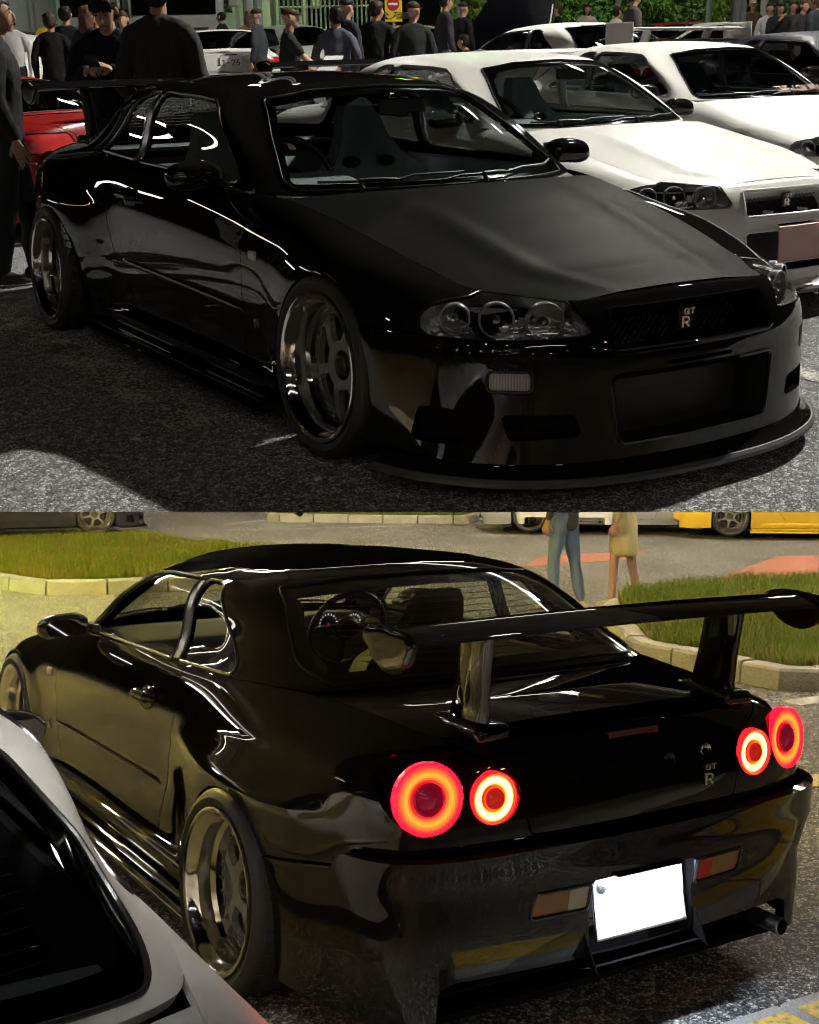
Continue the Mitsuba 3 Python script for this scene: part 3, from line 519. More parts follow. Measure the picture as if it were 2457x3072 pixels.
        add('wing_mirror', soft(mh if sg == 1 else move(mh, MY), 60), 'mirror_shell'); nm = 'wing_mirror' if k == 0 else 'wing_mirror_001'
        add('mirror_arm', arm if sg == 1 else move(arm, MY), 'black_plastic', nm)
        mg = hull_pts([(.362, *mirp(y, z)) for y, z in ((.835, .862), (.955, .853), (.965, .895), (.945, .915), (.83, .915))] + [(.369, *mirp(y, z)) for y, z in ((.835, .862), (.955, .853), (.965, .895), (.945, .915), (.83, .915))]); add('mirror_glass', mg if sg == 1 else move(mg, MY), 'mirror', nm)
        # skirt with its stepped blades
        def blade(pr, x0, x1, n=24, tap=.0):
            xs = np.linspace(x0, x1, n); rows = []
            for o, z in pr: rows.append(np.stack([xs, o + np.interp(xs, [x0, x0 + .18, x1 - .15, x1], [-tap, 0, 0, -tap]), np.full(n, z)], 1))
            return grid(np.stack(rows, 1))
        sk = blade([(.76, .215), (.825, .205), (.848, .185), (.846, .155), (.835, .135), (.79, .125)], -1.0, .93, tap=.03); add('side_skirt', sk if sg == 1 else move(sk, MY), 'paint')
        sn = 'side_skirt' if k == 0 else 'side_skirt_001'
        s2 = blade([(.79, .125), (.845, .118), (.862, .108), (.86, .095), (.80, .085)], -1.02, .90); s3 = blade([(.80, .085), (.868, .080), (.885, .070), (.884, .055), (.80, .045)], -1.04, .86)
        add('skirt_blade', s2 if sg == 1 else move(s2, MY), 'paint', sn); add('skirt_blade', s3 if sg == 1 else move(s3, MY), 'paint', sn)
        # inner arches
        for wx in (WF, WR):
            th = np.linspace(-.2, np.pi + .2, 28); arc = np.stack([wx + (AR + .012) * np.cos(th), np.zeros(28), WZ + (AR + .012) * np.sin(th)], 1)
            wl = grid(np.stack([arc + [0, .45, 0], arc + [0, .835, 0]], 1)); wl = cat(wl, grid(np.stack([arc * [1, 0, 1] + [0, .45, 0], np.repeat([[wx, .45, .2]], 28, 0)], 1))); add('arch_liner', wl if sg == 1 else move(wl, MY), 'black_matte')
    # ---- greenhouse
    WSf = [(-.632, .812), (.632, .812), (.545, .99), (.467, 1.112), (.30, 1.142), (0, 1.154), (-.30, 1.142), (-.467, 1.112), (-.545, .99)]
    RGf = [(-.645, .902), (-.4, .916), (0, .923), (.4, .916), (.645, .902), (.595, 1.04), (.525, 1.146), (.3, 1.167), (0, 1.174), (-.3, 1.167), (-.525, 1.146), (-.595, 1.04)]
    WSf = [(a, b - .012 * (1 if b < .85 and False else 0)) for a, b in WSf]
    DW = [(.535, .832), (.33, .965), (.12, 1.082), (.03, 1.112), (-.10, 1.124), (-.40, 1.136), (-.446, 1.136), (-.480, .855)]
    QW = [(-.545, .858), (-.505, 1.136), (-.61, 1.138), (-.67, 1.122), (-.82, 1.01), (-.995, .890), (-.98, .876)]
    gl = []
    ws, G = G.cut(np.where(G.v[:, 0] > .0, sd_poly(yz(G), WSf, .03), 1.)); rg, G = G.cut(np.where(G.v[:, 0] < -.5, sd_poly(yz(G), RGf, .04), 1.))
    sidew = []
    for sg in (1, -1):
        a, G = G.cut(np.where((G.v[:, 1] * sg > .3) & (G.a[:, 0] > 2.0), sd_poly(xz(G), DW, .015), 1.)); b, G = G.cut(np.where((G.v[:, 1] * sg > .3) & (G.a[:, 0] < 8.5), sd_poly(xz(G), QW, .015), 1.)); sidew.append((a, b))
    global WSCREEN; WSCREEN = ws
    add('roof', G.flanged(.02), 'paint')
    fr = ws.cut(np.where(ws.v[:, 0] > -9, sd_poly(yz(ws), WSf, .03) + .022, 1.))
    add('windscreen', join(ws.push(-.004)), 'window_glass'); add('screen_band', join(fr[1].push(-.0055)), 'black_gloss', 'windscreen'); add('screen_trim', rim_tube(ws, .0055, .0005), 'trim_black', 'windscreen')
    fr = rg.cut(sd_poly(yz(rg), RGf, .04) + .028)
    add('rear_window', join(rg.push(-.004)), 'window_glass'); add('screen_band', join(fr[1].push(-.0055)), 'black_gloss', 'rear_window'); add('screen_trim', rim_tube(rg, .0055, .0005), 'trim_black', 'rear_window')
    wires = []
    for z in np.linspace(.955, 1.125, 12):                                                 # demister wires
        q = rg.push(-.007); pts = []
        for y in np.linspace(-.47, .47, 15):
            i = np.argmin((q.v[:, 1] - y) ** 2 + (q.v[:, 2] - z) ** 2); pts.append([q.v[i, 0], y, q.v[i, 2]])
        pts = np.array(pts); pts[:, 0] = np.polyval(np.polyfit(pts[:, 1], pts[:, 0], 4), pts[:, 1]); pts[:, 2] = z; wires.append(tube(pts, .0011, 4))
    add('demister', cat(*wires), 'wire', 'rear_window')
    for k, (a, b) in enumerate(sidew):
        add('side_window', join(a.push(-.005)), 'window_glass'); add('window_trim', rim_tube(a, .006, .001), 'trim_bright', 'side_window' if k == 0 else 'side_window_001')
        add('quarter_window', join(b.push(-.005)), 'window_glass'); add('window_trim', rim_tube(b, .006, .001), 'trim_bright', 'quarter_window' if k == 0 else 'quarter_window_001')
    # B pillars (satin) between the two panes
    for sg in (1, -1):
        pl = G.push(.003); pl = pl.inside(np.where(pl.v[:, 1] * sg > .3, sd_poly(xz(pl), [(-.487, .86), (-.452, 1.13), (-.498, 1.13), (-.539, .863)]), 1.)); add('pillar_cover', pl.flanged(.004), 'pillar')
    # cowl and wipers
    cw = np.array([(.80, .69, .80), (.90, .50, .806), (.985, .25, .812), (1.01, 0, .815)]); cw = CubicSpline([0, 1, 2, 3], cw)(np.linspace(0, 3, 20)); g0 = CubicSpline(np.arange(3), GH[0][[2, 1, 0]])(np.linspace(0, 2, 20))
    cl = np.stack([cw - [0, 0, .006], (cw + g0) / 2 - [0, 0, .022], g0 - [0, 0, .004]], 1); cl = np.concatenate([cl, cl[-2::-1] * [1, -1, 1]]); add('cowl', as_sheet(cl).flanged(.004), 'black_plastic')
    def ws_at(y, z): i = np.argmin((ws.v[:, 1] - y) ** 2 + (ws.v[:, 2] - z) ** 2); return ws.v[i] + ws.n[i] * .012
    for (y0, y1, y2, z1) in ((.10, -.08, .56, .83), (-.40, -.52, .02, .83)):
        base = np.array([np.interp(abs(y0), [0, .36, .66], [.945, .89, .70]), y0, .812]); bl = [ws_at(y, z) for y, z in zip(np.linspace(y1, y2, 9), np.linspace(z1 - .005, z1 + .012, 9))]
        add('wiper', cat(tube([base, base + [-.02, 0, .03], (np.array(bl[4]) + base) / 2 + [0, 0, .02], bl[4]], [.011, .010, .006, .005], 8), tube(bl, .005, 6)), 'black_plastic')
    # ---- wing
    wp = np.array([(-.01, .0), (.012, .020), (.06, .030), (.13, .028), (.195, .012), (.205, -.002), (.13, -.004), (.06, -.012), (.012, -.014)])
    ys = np.linspace(-.74, .74, 31); bow = .035 * (1 - (ys / .74) ** 2)
    pr = np.stack([np.stack([np.full(31, 0) - a - 1.935 + 0 * bow, ys, 1.135 + b - .35 * 0 * a + bow * .25], 1) for a, b in list(wp) + [wp[0]]], 1)
    add('rear_wing', grid(pr), 'wing_paint', None, 50)
    for sg in (1, -1):
        ep = prism([(-1.885, 1.135), (-1.90, 1.165), (-1.95, 1.178), (-2.06, 1.178), (-2.15, 1.168), (-2.165, 1.145), (-2.14, 1.09), (-2.07, 1.05), (-2.0, 1.055), (-1.92, 1.10)], sg * .738, sg * .762); add('wing_endplate', smooth_man(m3.Manifold(m3.Mesh(ep[0].astype(np.float32), ep[1].astype(np.uint32))), .02, 3), 'wing_paint', 'rear_wing', 60)
        yb, yt = .455, .462
        leg = []
        for h in np.linspace(0, 1, 9):
            ch = np.interp(h, [0, .12, .5, 1], [.22, .185, .165, .16]); xc_ = np.interp(h, [0, .2, 1], [-1.955, -1.965, -2.005]); th_ = np.interp(h, [0, .2, 1], [.026, .017, .015]); y_ = np.interp(h, [0, 1], [yb, yt])
            leg.append([(xc_ + ch * .5 * np.cos(t_) * 1., sg * (y_ + th_ * np.sin(t_)), .862 + h * .27) for t_ in np.linspace(0, 2 * np.pi, 17)])
        add('wing_leg', grid(np.array(leg)), 'wing_paint', 'rear_wing', 60)
        ft = smooth_man(m3.Manifold.hull_points(np.array([(x, sg * y, z) for x, y, z in ((-1.80, yb - .035, .868), (-1.80, yb + .035, .868), (-2.085, yb - .062, .845), (-2.085, yb + .062, .845), (-2.085, yb - .055, .892), (-2.085, yb + .055, .892), (-1.83, yb - .028, .893), (-1.83, yb + .028, .893))])), .02, 2); add('wing_foot', ft, 'wing_paint', 'rear_wing', 60)
    # ---- under the skin: dark inner shell, floor
    inner, _ = body_sheet()
    for wx in (WF, WR): inner = inner.outside(np.where(np.abs(inner.v[:, 1]) > .4, np.hypot(inner.v[:, 0] - wx, np.minimum(inner.v[:, 2] - WZ, 0) * 0 + np.maximum(inner.v[:, 2] - WZ, 0)) - AR, 1.))
    inner = inner.outside(np.where((inner.v[:, 0] > 1.5), -1., 1.)); inner = inner.inside(np.where(inner.v[:, 0] < -1.9, 1., -1.)).push(-.022)
    add('inner_shell', join(inner), 'black_matte'); add('floor_pan', box(-2.05, 2.0, -.66, .66, .10, .12), 'black_matte')
    # ---- cabin
    def bodyof(pts, rad=.03, n=2): return smooth_man(m3.Manifold.hull_points(np.asarray(pts, float)), rad, n)
    add('dashboard', soft(bodyof([(x, y, z) for y in (-.66, .66) for x, z in ((.86, .70), (.84, .785), (.62, .805), (.38, .775), (.30, .70), (.36, .55), (.8, .5))], .03, 3), 60), 'cabin_grey')
    add('binnacle', soft(bodyof([(x, y, z) for y in (-.52, -.20) for x, z in ((.58, .79), (.34, .845), (.30, .79), (.5, .75))], .02, 3), 60), 'cabin_grey', 'dashboard')
    for yc, r in ((-.30, .050), (-.43, .040)): add('gauge', move(lathe([(.0001, 0), (r, 0), (r, .008), (r + .004, .008)], 28, 'x'), trl(.292, yc, .80) @ scl(-1, 1, 1)), 'gauge', 'dashboard')
    tick = []
    for yc, r in ((-.30, .044), (-.43, .035)):
        for a in np.radians(np.linspace(-50, 230, 15)): tick.append(move(box(-.002, .0, -.0022, .0022, -.005, .005), trl(.2905, yc + r * np.cos(a), .80 + r * np.sin(a)) @ rotx(a + np.pi / 2)))
    add('gauge_marks', cat(*tick), 'gauge_light', 'dashboard', 35, None, 'gauge')
    add('gauge_needle', cat(*[move(box(-.003, -.001, -.0015, .0015, -.03, .006), trl(.2895, yc, .80) @ rotx(-.9)) for yc in (-.30, -.43)]), 'lamp_core', 'dashboard', 35, None, 'needle')
    SW = trl(.20, -.345, .79) @ roty(-.42); th = np.linspace(0, 2 * np.pi, 41)[:-1]
    add('steering_wheel', move(cat(tube(np.stack([0 * th, .182 * np.cos(th), .182 * np.sin(th)], 1), .014, 10, True), lathe([(.0001, .02), (.05, .016), (.062, 0), (.05, -.02)], 24, 'x'), *[box(-.012, .006, .05 * np.cos(a) - .0, .05 * np.cos(a) + .01, 0, .01) for a in (0,)], tube([[0, -.17, 0], [.01, -.05, 0]], .016, 8), tube([[0, .17, 0], [.01, .05, 0]], .016, 8), tube([[0, 0, -.17], [.01, 0, -.05]], .016, 8)), SW), 'wheel_black')
    def seat(y, mat):
        a = bodyof([(x, y + s * w_, z) for s in (-1, 1) for x, z, w_ in ((.10, .36, .22), (.08, .50, .24), (-.36, .46, .22), (-.36, .34, .2))], .03, 3)
        pts = []
        rows = [(.40, .19, .25, .05), (.52, .24, .28, .10), (.66, .25, .28, .12), (.76, .25, .26, .10), (.84, .15, .17, .05), (.92, .115, .12, .03), (1.0, .10, .10, .02), (1.045, .07, .07, .01)]
        front_, back_ = [], []
        for z, w1, w2, bol in rows:
            xb = -.30 - .34 * (z - .40); ys_ = np.linspace(-1, 1, 13); front_.append([(xb + bol * np.abs(q) ** 4, y + q * w2, z) for q in ys_]); back_.append([(xb - .07 + bol * .5 * np.abs(q) ** 4, y + q * (w2 + .005), z) for q in ys_])
        F, K = np.array(front_), np.array(back_); m_ = cat(grid(F), move(grid(K), np.eye(4)), grid(np.stack([F[:, 0], K[:, 0]], 1)), grid(np.stack([F[:, -1], K[:, -1]], 1)), grid(np.stack([F[-1], K[-1]], 1)))
        add('seat', soft(a, 60), mat); nm = numbered_local(parts, 'seat', -1); add('seat_shell', m_, mat, nm, 50)
        for s in (-1, 1):
            zc_, ycn = .80, y + s * .095; ring = np.array([(-.30 - .34 * (zc_ + .022 * np.sin(t_) - .40) + .012, ycn + .045 * np.cos(t_), zc_ + .020 * np.sin(t_)) for t_ in np.linspace(0, 2 * np.pi, 21)[:-1]]); add('harness_slot', cat(tube(ring, .006, 6, True), hull_pts(np.vstack([ring, ring - [.004, 0, 0]]))), 'wheel_black', nm)
    seat(.36, 'seat_grey'); seat(-.36, 'seat_grey')
    add('rear_seat', soft(cat(bodyof([(x, s * y, z) for s in (-1, 1) for x, y, z in ((-.75, .60, .36), (-.72, .60, .50), (-1.15, .6, .46))], .03, 2), bodyof([(x, s * y, z) for s in (-1, 1) for x, y, z in ((-1.06, .58, .40), (-1.02, .60, .55), (-1.22, .55, .82), (-1.30, .55, .80))], .03, 2)), 60), 'seat_grey')
    add('parcel_shelf', box(-1.52, -1.20, -.60, .60, .845, .862), 'cabin_grey')
    [add('door_card', box(-.95, .62, q * .70, q * .725, .30, .815, .01), 'cabin_grey', 'door' if q > 0 else 'door_001') for q in (1, -1)]
    add('headlining', grid(np.array([[(x, y, np.interp(abs(y), [0, .3, .5], [1.188, 1.175, 1.125]) - .018 - .03 * max(0, x - .05)) for y in np.linspace(-.5, .5, 13)] for x in (.15, -.2, -.55, -.80)])), 'cabin_grey')
    add('room_mirror', cat(box(.33, .345, -.02, .20, 1.045, 1.105, .006), tube([[.34, .09, 1.09], [.30, .07, 1.135]], .006, 6)), 'black_plastic')
    add('wheel_well_cover', box(1.0, 1.95, -.62, .62, .12, .55), 'black_matte')
    return parts
def numbered_local(parts, name, shift=0):
    k = sum(p[0] == name and p[3] is None for p in parts) + shift; return name if k == 0 else f'{name}_{k:03d}'
def smooth_man(m, edge, it):
    if isinstance(m, tuple): m = m3.Manifold(m3.Mesh(m[0].astype(np.float32), m[1].astype(np.uint32)))
    q = m.refine_to_length(edge).to_mesh(); t = trimesh.Trimesh(q.vert_properties[:, :3].astype(float), q.tri_verts, process=True)
    t = trimesh.smoothing.filter_taubin(t, iterations=it * 2, lamb=.55, nu=-.45 if it > 3 else -.3); return np.array(t.vertices), np.array(t.faces)
def build_wheel(kind='six'):
    """outer face towards +y, centre at origin"""
    P = []
    rt, rr, w = .302, .243, .13                     # tyre and rim radii, half width
    P.append(('tyre', lathe([(rr - .012, w * .80), (rr + .006, w * .93), (rr + .03, w * 1.0), (rt - .012, w * .95), (rt - .003, w * .86), (rt, w * .7), (rt, -w * .7), (rt - .01, -w * .95), (rr, -w * .93), (rr - .01, -w * .8)], 72, 'y'), 'tyre', None, 40))
    gr = []
    for k in range(48):
        for s in (-1, 1):
            a = 2 * np.pi * (k + (.5 if s > 0 else 0)) / 48; gr.append(move(box(-.004, .004, s * .02, s * w * .74, rt - .002, rt + .003), roty(a)))
    P.append(('tread', cat(*gr, *[lathe([(rt - .001, y - .012), (rt + .0035, y - .012), (rt + .0035, y + .012), (rt - .001, y + .012)], 72, 'y') for y in (-.06, .0, .06)]), 'tyre', None, 20))
    P.append(('rim', lathe([(rr - .018, w * .70), (rr - .006, w * .86), (rr + .002, w * .93), (rr + .003, w * .99), (rr - .003, w * 1.0), (rr - .012, w * .97), (rr - .018, w * .90), (rr - .022, w * .80), (rr - .032, w * .70), (rr - .036, w * .40), (rr - .048, w * .30), (rr - .050, w * .02), (rr - .062, -w * .06), (rr - .062, -w * .9)], 72, 'y'), 'chrome_rim', None, 30))
    # spokes: a disc with holes, dished
    import shapely.geometry as sg, shapely.affinity as sa
    R0 = rr - .052; disc = sg.Point(0, 0).buffer(R0, 40).difference(sg.Point(0, 0).buffer(.050, 24))
    for k in range(6):
        a0 = 2 * np.pi * (k + .5) / 6
        hole = sg.Polygon([(R0 * .50 * np.cos(a0 + t), R0 * .50 * np.sin(a0 + t)) for t in np.linspace(-.20, .20, 5)] + [(R0 * .88 * np.cos(a0 + t), R0 * .88 * np.sin(a0 + t)) for t in np.linspace(.34, -.34, 9)]).buffer(.014)
        disc = disc.difference(hole)
    e = trimesh.creation.extrude_polygon(disc.simplify(.0006), .022, engine='earcut'); m = m3.Manifold(m3.Mesh(np.array(e.vertices, np.float32), np.array(e.faces, np.uint32))).refine_to_length(.02)
    v, f = arr(m); r = np.hypot(v[:, 0], v[:, 1]); v[:, 2] += np.interp(r, [0, .05, .09, R0], [.012, .012, .022, 0]); v = np.stack([v[:, 0], v[:, 2] + w * .02 - .012, -v[:, 1]], 1)
    if trimesh.Trimesh(v, f, process=False).volume < 0: f = f[:, ::-1]
    P.append(('spokes', (v, f), 'spoke', None, 30))
    P.append(('hub', move(cat(lathe([(.0505, .026), (.048, -.006), (.034, -.010), (.034, .030), (.030, .034), (.026, .030), (.026, .012), (.0001, .012)], 32, 'y'), *[move(lathe([(.006, -.008), (.006, .010), (.0001, .012)], 8, 'y'), trl(.0415 * np.cos(a), 0, .048 * np.sin(a))) for a in np.arange(5) * 2 * np.pi / 5]), trl(0, 0, 0)), 'spoke_dark', None, 30))
    P.append(('brake_disc', lathe([(.05, -.03), (.165, -.03), (.165, -.055), (.05, -.055)], 40, 'y'), 'black_plastic', None, 30))
    bolts = [move(lathe([(.0045, 0), (.0045, .006), (.0001, .007)], 6, 'y'), trl((R0 - .006) * np.cos(a), w * .02 + .014, (R0 - .006) * np.sin(a))) for a in np.arange(30) * 2 * np.pi / 30]
    P.append(('rim_bolts', cat(*bolts), 'steel', None, 30))
    P.append(('valve', tube([[0, w * .34, -rr + .044], [0, w * .6, -rr + .075]], .004, 6), 'black_plastic', None, 30))
    return P
COUPE, WHEEL = build_coupe(), build_wheel()
PLY = {}
def part_dict(kind, i, p, mat):
    if (kind, i) not in PLY: PLY[(kind, i)] = shape_dict(p[1], mat, p[4])
    return PLY[(kind, i)]
SLOT = {'paint': 'black_paint', 'bonnet_paint': 'black_bonnet', 'lip': 'black_paint', 'mirror_shell': 'black_paint', 'wing_paint': 'black_paint'}
def coupe(name, label, M, slots={}, skip=(), glow={}, group=None, camber=.06, steer=0., wheels=True, track=.862, sedan=False):
    t = thing(name, label, 'car', group); sl = {**SLOT, **slots}; keys = {}; seen = {}
    for i, (nm, mesh, mat, under, sm, lb, em) in enumerate(COUPE):
        if nm in skip or (under and under.rstrip('_0123456789') in skip): continue
        if nm.startswith(('tail_panel', 'tail_lamp')) or (under and under.startswith('tail_lamp')):
            if ((nm + (under or '')).find('_b') >= 0 and 'tail_lamp_b' in (nm, (under or '')[:11])) or nm == 'tail_panel_b': alt = True
            else: alt = False
            if alt != sedan: continue
        if sedan and nm.startswith(('badge', 'lock_barrel')): continue
        par = t if under is None else keys[under]
        local = nm if seen.get(nm, 0) == 0 else f'{nm}_{seen[nm]:03d}'
        if under is None: seen[nm] = seen.get(nm, 0) + 1
        mt = sl.get(mat, mat); k = put(nm.replace('_b', '') if nm in ('tail_lamp_b', 'tail_panel_b') else nm, part_dict('coupe', i, COUPE[i], mt), mt, par, M, emit=glow.get(em) if em else None)
        if under is None: keys[local] = k
    if wheels:
        for x in (WF, WR):
            for sg in (1, -1):
                W = M @ trl(x if x > 0 or track < .85 else x - .02, sg * (track - .125 + (.09 if x < 0 and track > .85 else 0)), WZ - .003) @ rotz(steer if x > 0 else 0) @ rotx(sg * camber) @ (np.eye(4) if sg > 0 else rotz(np.pi)) @ roty(.35 * x + .2 * sg)
                for j, p in enumerate(WHEEL):
                    if j == 0: wk = put('wheel', part_dict('wheel', 0, p, p[2]), p[2], t, W)
                    else: put(p[0], part_dict('wheel', j, p, p[2]), p[2], wk, W)
    return t
# ------------------------------------------------------------------ people
ICO = np.array(trimesh.creation.icosphere(1, 1.0).vertices)
def chain(P, r):
    """hulls of spheres along a chain of joints"""
    P = np.asarray(P, float); r = np.broadcast_to(np.asarray(r, float).reshape(len(P), -1), (len(P), 3)) if np.ndim(r) else np.full((len(P), 3), r)
    return [m3.Manifold.hull_points(np.vstack([P[i] + ICO * r[i], P[i + 1] + ICO * r[i + 1]])) for i in range(len(P) - 1)]
def blend(parts, edge, it=4, wrinkle=0., seed=0):
    m = m3.Manifold.batch_boolean(parts, m3.OpType.Add).refine_to_length(edge).to_mesh()
    t = trimesh.Trimesh(m.vert_properties[:, :3].astype(float), m.tri_verts, process=True); t = trimesh.smoothing.filter_taubin(t, iterations=it * 2, lamb=.55, nu=-.45)
    v, f = np.array(t.vertices), np.array(t.faces); n = normals_of(v, f)
    if wrinkle: v = v + n * ((meshkit.noise(v * [14, 14, 9] + seed, seed) - .5) * 2 * wrinkle + (meshkit.noise(v * [40, 40, 18] + seed, seed + 1) - .5) * wrinkle)[:, None]
    return v, f, normals_of(v, f)
def hand(w, d, side, n_=(0, 0, 1.), curl=.5, s=1.0):
    """palm, four fingers and a thumb from the wrist w, pointing along d, palm facing -n_"""
    d = np.array(d, float); d /= np.linalg.norm(d); n_ = np.array(n_, float); n_ -= d * (n_ @ d); n_ /= np.linalg.norm(n_); a = np.cross(n_, d) * side; w = np.array(w, float); o = []
    k = [w + a * q * s + d * .085 * s for q in (-.033, -.011, .011, .031)]
    o.append(m3.Manifold.hull_points(np.vstack([w + ICO * [.022 * s] * 1] + [q + ICO * .012 * s for q in k])))
    for q, L in zip(k, (.034, .042, .046, .040)):
        p = [q]; ang = curl * .6
        for j, l in enumerate((L, L * .72, L * .55)):
            p.append(p[-1] + (d * math.cos(ang) - n_ * math.sin(ang)) * l * s); ang += curl * 1.0
        o += chain(p, np.array([.0105, .0098, .009, .0075]) * s)
    t0 = w + a * .022 * s + d * .03 * s; t1 = t0 + (a * .75 + d * .6 - n_ * .3) * .042 * s; t2 = t1 + (d * .9 + a * .25 - n_ * .35) * .034 * s
    o += chain([t0, t1, t2], np.array([.015, .0115, .009]) * s); return o
def cloth(c, r=.85):
    k = 'cloth_%d_%d_%d' % tuple(int(round(q * 999)) for q in c)
    if k not in scene: scene[k] = pri(c, r, specular=.2)
    return k
SKINS = {}
def skin(c=(.42, .24, .16)):
    k = 'skin_%d' % int(c[0] * 999)
    if k not in scene: scene[k] = pri(c, .5, specular=.35)
    return k
def person(label, x, y, z, yaw, top, legs, M0=None, h=1.72, arms=None, stride=.06, hair='short', hair_c=(.012, .010, .009), group=None, fine=False, hem=.88, skirt=None, shoes=(.02, .02, .02), nod=0., turn=0., extras=(), sleeve=True, sk=(.42, .24, .16), shoulder=.185, lean=0.):
    t = thing('person', label, 'person', group); s = h / 1.75; M = (np.eye(4) if M0 is None else M0) @ trl(x, y, z) @ rotz(yaw) @ scl(s); seed = count['person']
    e = .016 if fine else .04
    dflt = {1: ((-.03, .255, 1.14), (.05, .25, .90)), -1: ((-.03, -.255, 1.14), (.05, -.25, .90))}
    A = {**dflt, **(arms or {})}; up = lambda p: np.array(p) + [lean * (p[2] - .9), 0, 0]
    body, jack, trou = [], [], []
    legsj = {}
    for sg in (1, -1):
        hip, knee, ank = np.array([0, sg * .09, .93]), np.array([sg * stride * .6 + .015, sg * .10, .51]), np.array([sg * stride - .02, sg * .105, .085])
        body += chain([hip, knee, ank], [.078, .055, .040]); trou += chain([hip, knee, ank - [0, 0, -.02]], [.100, .070, .058]); legsj[sg] = (hip, knee, ank)
        sh, el, wr = up((0, sg * shoulder, 1.395)), up(A[sg][0]), up(A[sg][1]); fore = wr - el; fore /= np.linalg.norm(fore)
        body += chain([sh, el, wr], [.038, .034, .026]); jack += chain([sh, el, wr - fore * .02] if sleeve else [sh, sh * .35 + el * .65], [.062, .054, .045] if sleeve else [.066, .06])
        jack += chain([up((-.005, sg * .03, 1.475)), up((0, sg * (shoulder - .02), 1.405))], [.056, .058])
        body += hand(wr, fore + np.array(A[sg][2] if len(A[sg]) > 2 else (0, 0, 0)), sg, A[sg][3] if len(A[sg]) > 3 else (0, sg, .1), A[sg][4] if len(A[sg]) > 4 else .45)
    tor = [((0, 0, .92), (.09, .135, .07)), ((0, 0, 1.08), (.08, .12, .08)), ((.01, 0, 1.26), (.09, .135, .09)), ((0, 0, 1.38), (.06, .13, .05))]
    body += chain([up(p) for p, r in tor], [r for p, r in tor]); neck, hd = up((0, 0, 1.45)), up((.035, 0, 1.60))
    body += chain([neck, up((.02, 0, 1.56))], [.055, .05])
    N = np.eye(4); N[:3, 3] = up((.0, 0, 1.55)); HM = N @ rotz(turn) @ roty(nod) @ trl(.025, 0, .075)
    def hp(p): return (np.array(p) @ HM[:3, :3].T) + HM[:3, 3]
    skull = [((-.012, 0, .035), (.092, .076, .085)), ((.03, 0, -.03), (.062, .060, .055)), ((.052, 0, -.082), (.028, .030, .022))]
    body += [m3.Manifold.hull_points(np.vstack([hp(ICO * r + p) for p, r in skull]))]
    body += chain([hp((.082, 0, .015)), hp((.106, 0, -.022)), hp((.092, 0, -.032))], [.009, .012, .014])
    for sg in (1, -1): body += chain([hp((-.005, sg * .076, .02)), hp((-.012, sg * .082, -.02))], [.016, .012])
    v = blend(body, e, 3 if fine else 2); put('body', v, skin(sk), t, M)
    jt = [((0, 0, hem), (.118, .172, .035)), ((0, 0, 1.05), (.118, .165, .06)), ((.01, 0, 1.26), (.13, .180, .09)), ((0, 0, 1.41), (.095, .165, .055)), ((-.005, 0, 1.475), (.068, .07, .02))]
    jack += chain([up(p) for p, r in jt], [r for p, r in jt]); put('jacket' if sleeve else 'shirt', blend(jack, .024 if fine else .04, 3, .009, seed), cloth(top), t, M)
    if skirt:
        put('skirt', blend(chain([(0, 0, .98), (0, 0, .80), (0.01, 0, .56)], [(.13, .165, .05), (.15, .185, .05), (.16, .20, .03)]), .045, 2, .008, seed), cloth(skirt), t, M)
    else: put('trousers', blend(trou + chain([(0, 0, .98), (0, 0, .90)], [(.115, .16, .04), (.115, .165, .06)]), .03 if fine else .045, 3, .008, seed), cloth(legs), t, M)
    for sg in (1, -1):
        a = legsj[sg][2]; put('shoe', soft(smooth_man(m3.Manifold.hull_points(np.vstack([a + [-.02, 0, -.02] + ICO * .045, a + [-.045, 0, -.055] + ICO * [.035, .036, .028], a + [.15, sg * .01, -.06] + ICO * [.035, .036, .022], a + [.08, 0, -.045] + ICO * [.04, .042, .035]])), .03, 2), 60), cloth(shoes), t, M)
    hz = []
    if hair == 'cap':
        hz = [m3.Manifold.hull_points(np.vstack([hp(ICO * [.098, .083, .055] + [-.012, 0, .075]), hp(ICO * [.09, .08, .01] + [-.01, 0, .045])])), m3.Manifold.hull_points(np.vstack([hp(ICO * [.03, .06, .006] + [.075, 0, .052]), hp(ICO * [.02, .05, .005] + [.135, 0, .042])]))]
    else:
        lo = {'short': -.02, 'long': -.16, 'bowl': -.03}.get(hair, -.02)
        hz = [m3.Manifold.hull_points(np.vstack([hp(ICO * [.102, .088, .085] + [-.018, 0, .048]), hp(ICO * [.066, .086, .05] + [-.045, 0, -.025 if lo > -.1 else lo])]))]
        cut = m3.Manifold.hull_points(np.vstack([hp(np.array([(x_, y_, z_) for x_ in (.03, .2) for y_ in (-.066, .066) for z_ in (.052 if hair != 'bowl' else .030, -.2)]))])); hz = [hz[0] - cut]
        if hair == 'bowl':
            for q in np.linspace(-.06, .06, 7): hz += chain([hp((.075, q, .085)), hp((.094 - abs(q) * .35, q * 1.05, .030 + .006 * math.sin(q * 200)))], [.018, .007])
    put('cap' if hair == 'cap' else 'hair', blend(hz, .014 if fine else .022, 2, .006 if hair == 'cap' else .012, seed + 3), cloth(hair_c, .55), t, M)
    if fine:
        fc = []
        for sg in (1, -1): fc += [(ICO * [.006, .013, .004] + [.0795, sg * .031, .012])]; put('eye', cat(*[hull_pts(hp(q)) for q in fc[-1:]]), cloth((.02, .015, .012), .3), t, M); put('eyebrow', hull_pts(hp(np.vstack([ICO * .004 + [.083, sg * .018, .030], ICO * .003 + [.074, sg * .048, .032]]))), cloth(hair_c, .55), t, M)
        put('mouth', hull_pts(hp(np.vstack([ICO * [.004, .004, .004] + [.0835, .018, -.057], ICO * [.004, .004, .004] + [.0835, -.018, -.057], ICO * [.006, .006, .006] + [.087, 0, -.057]]))), cloth((.22, .08, .07), .5), t, M)
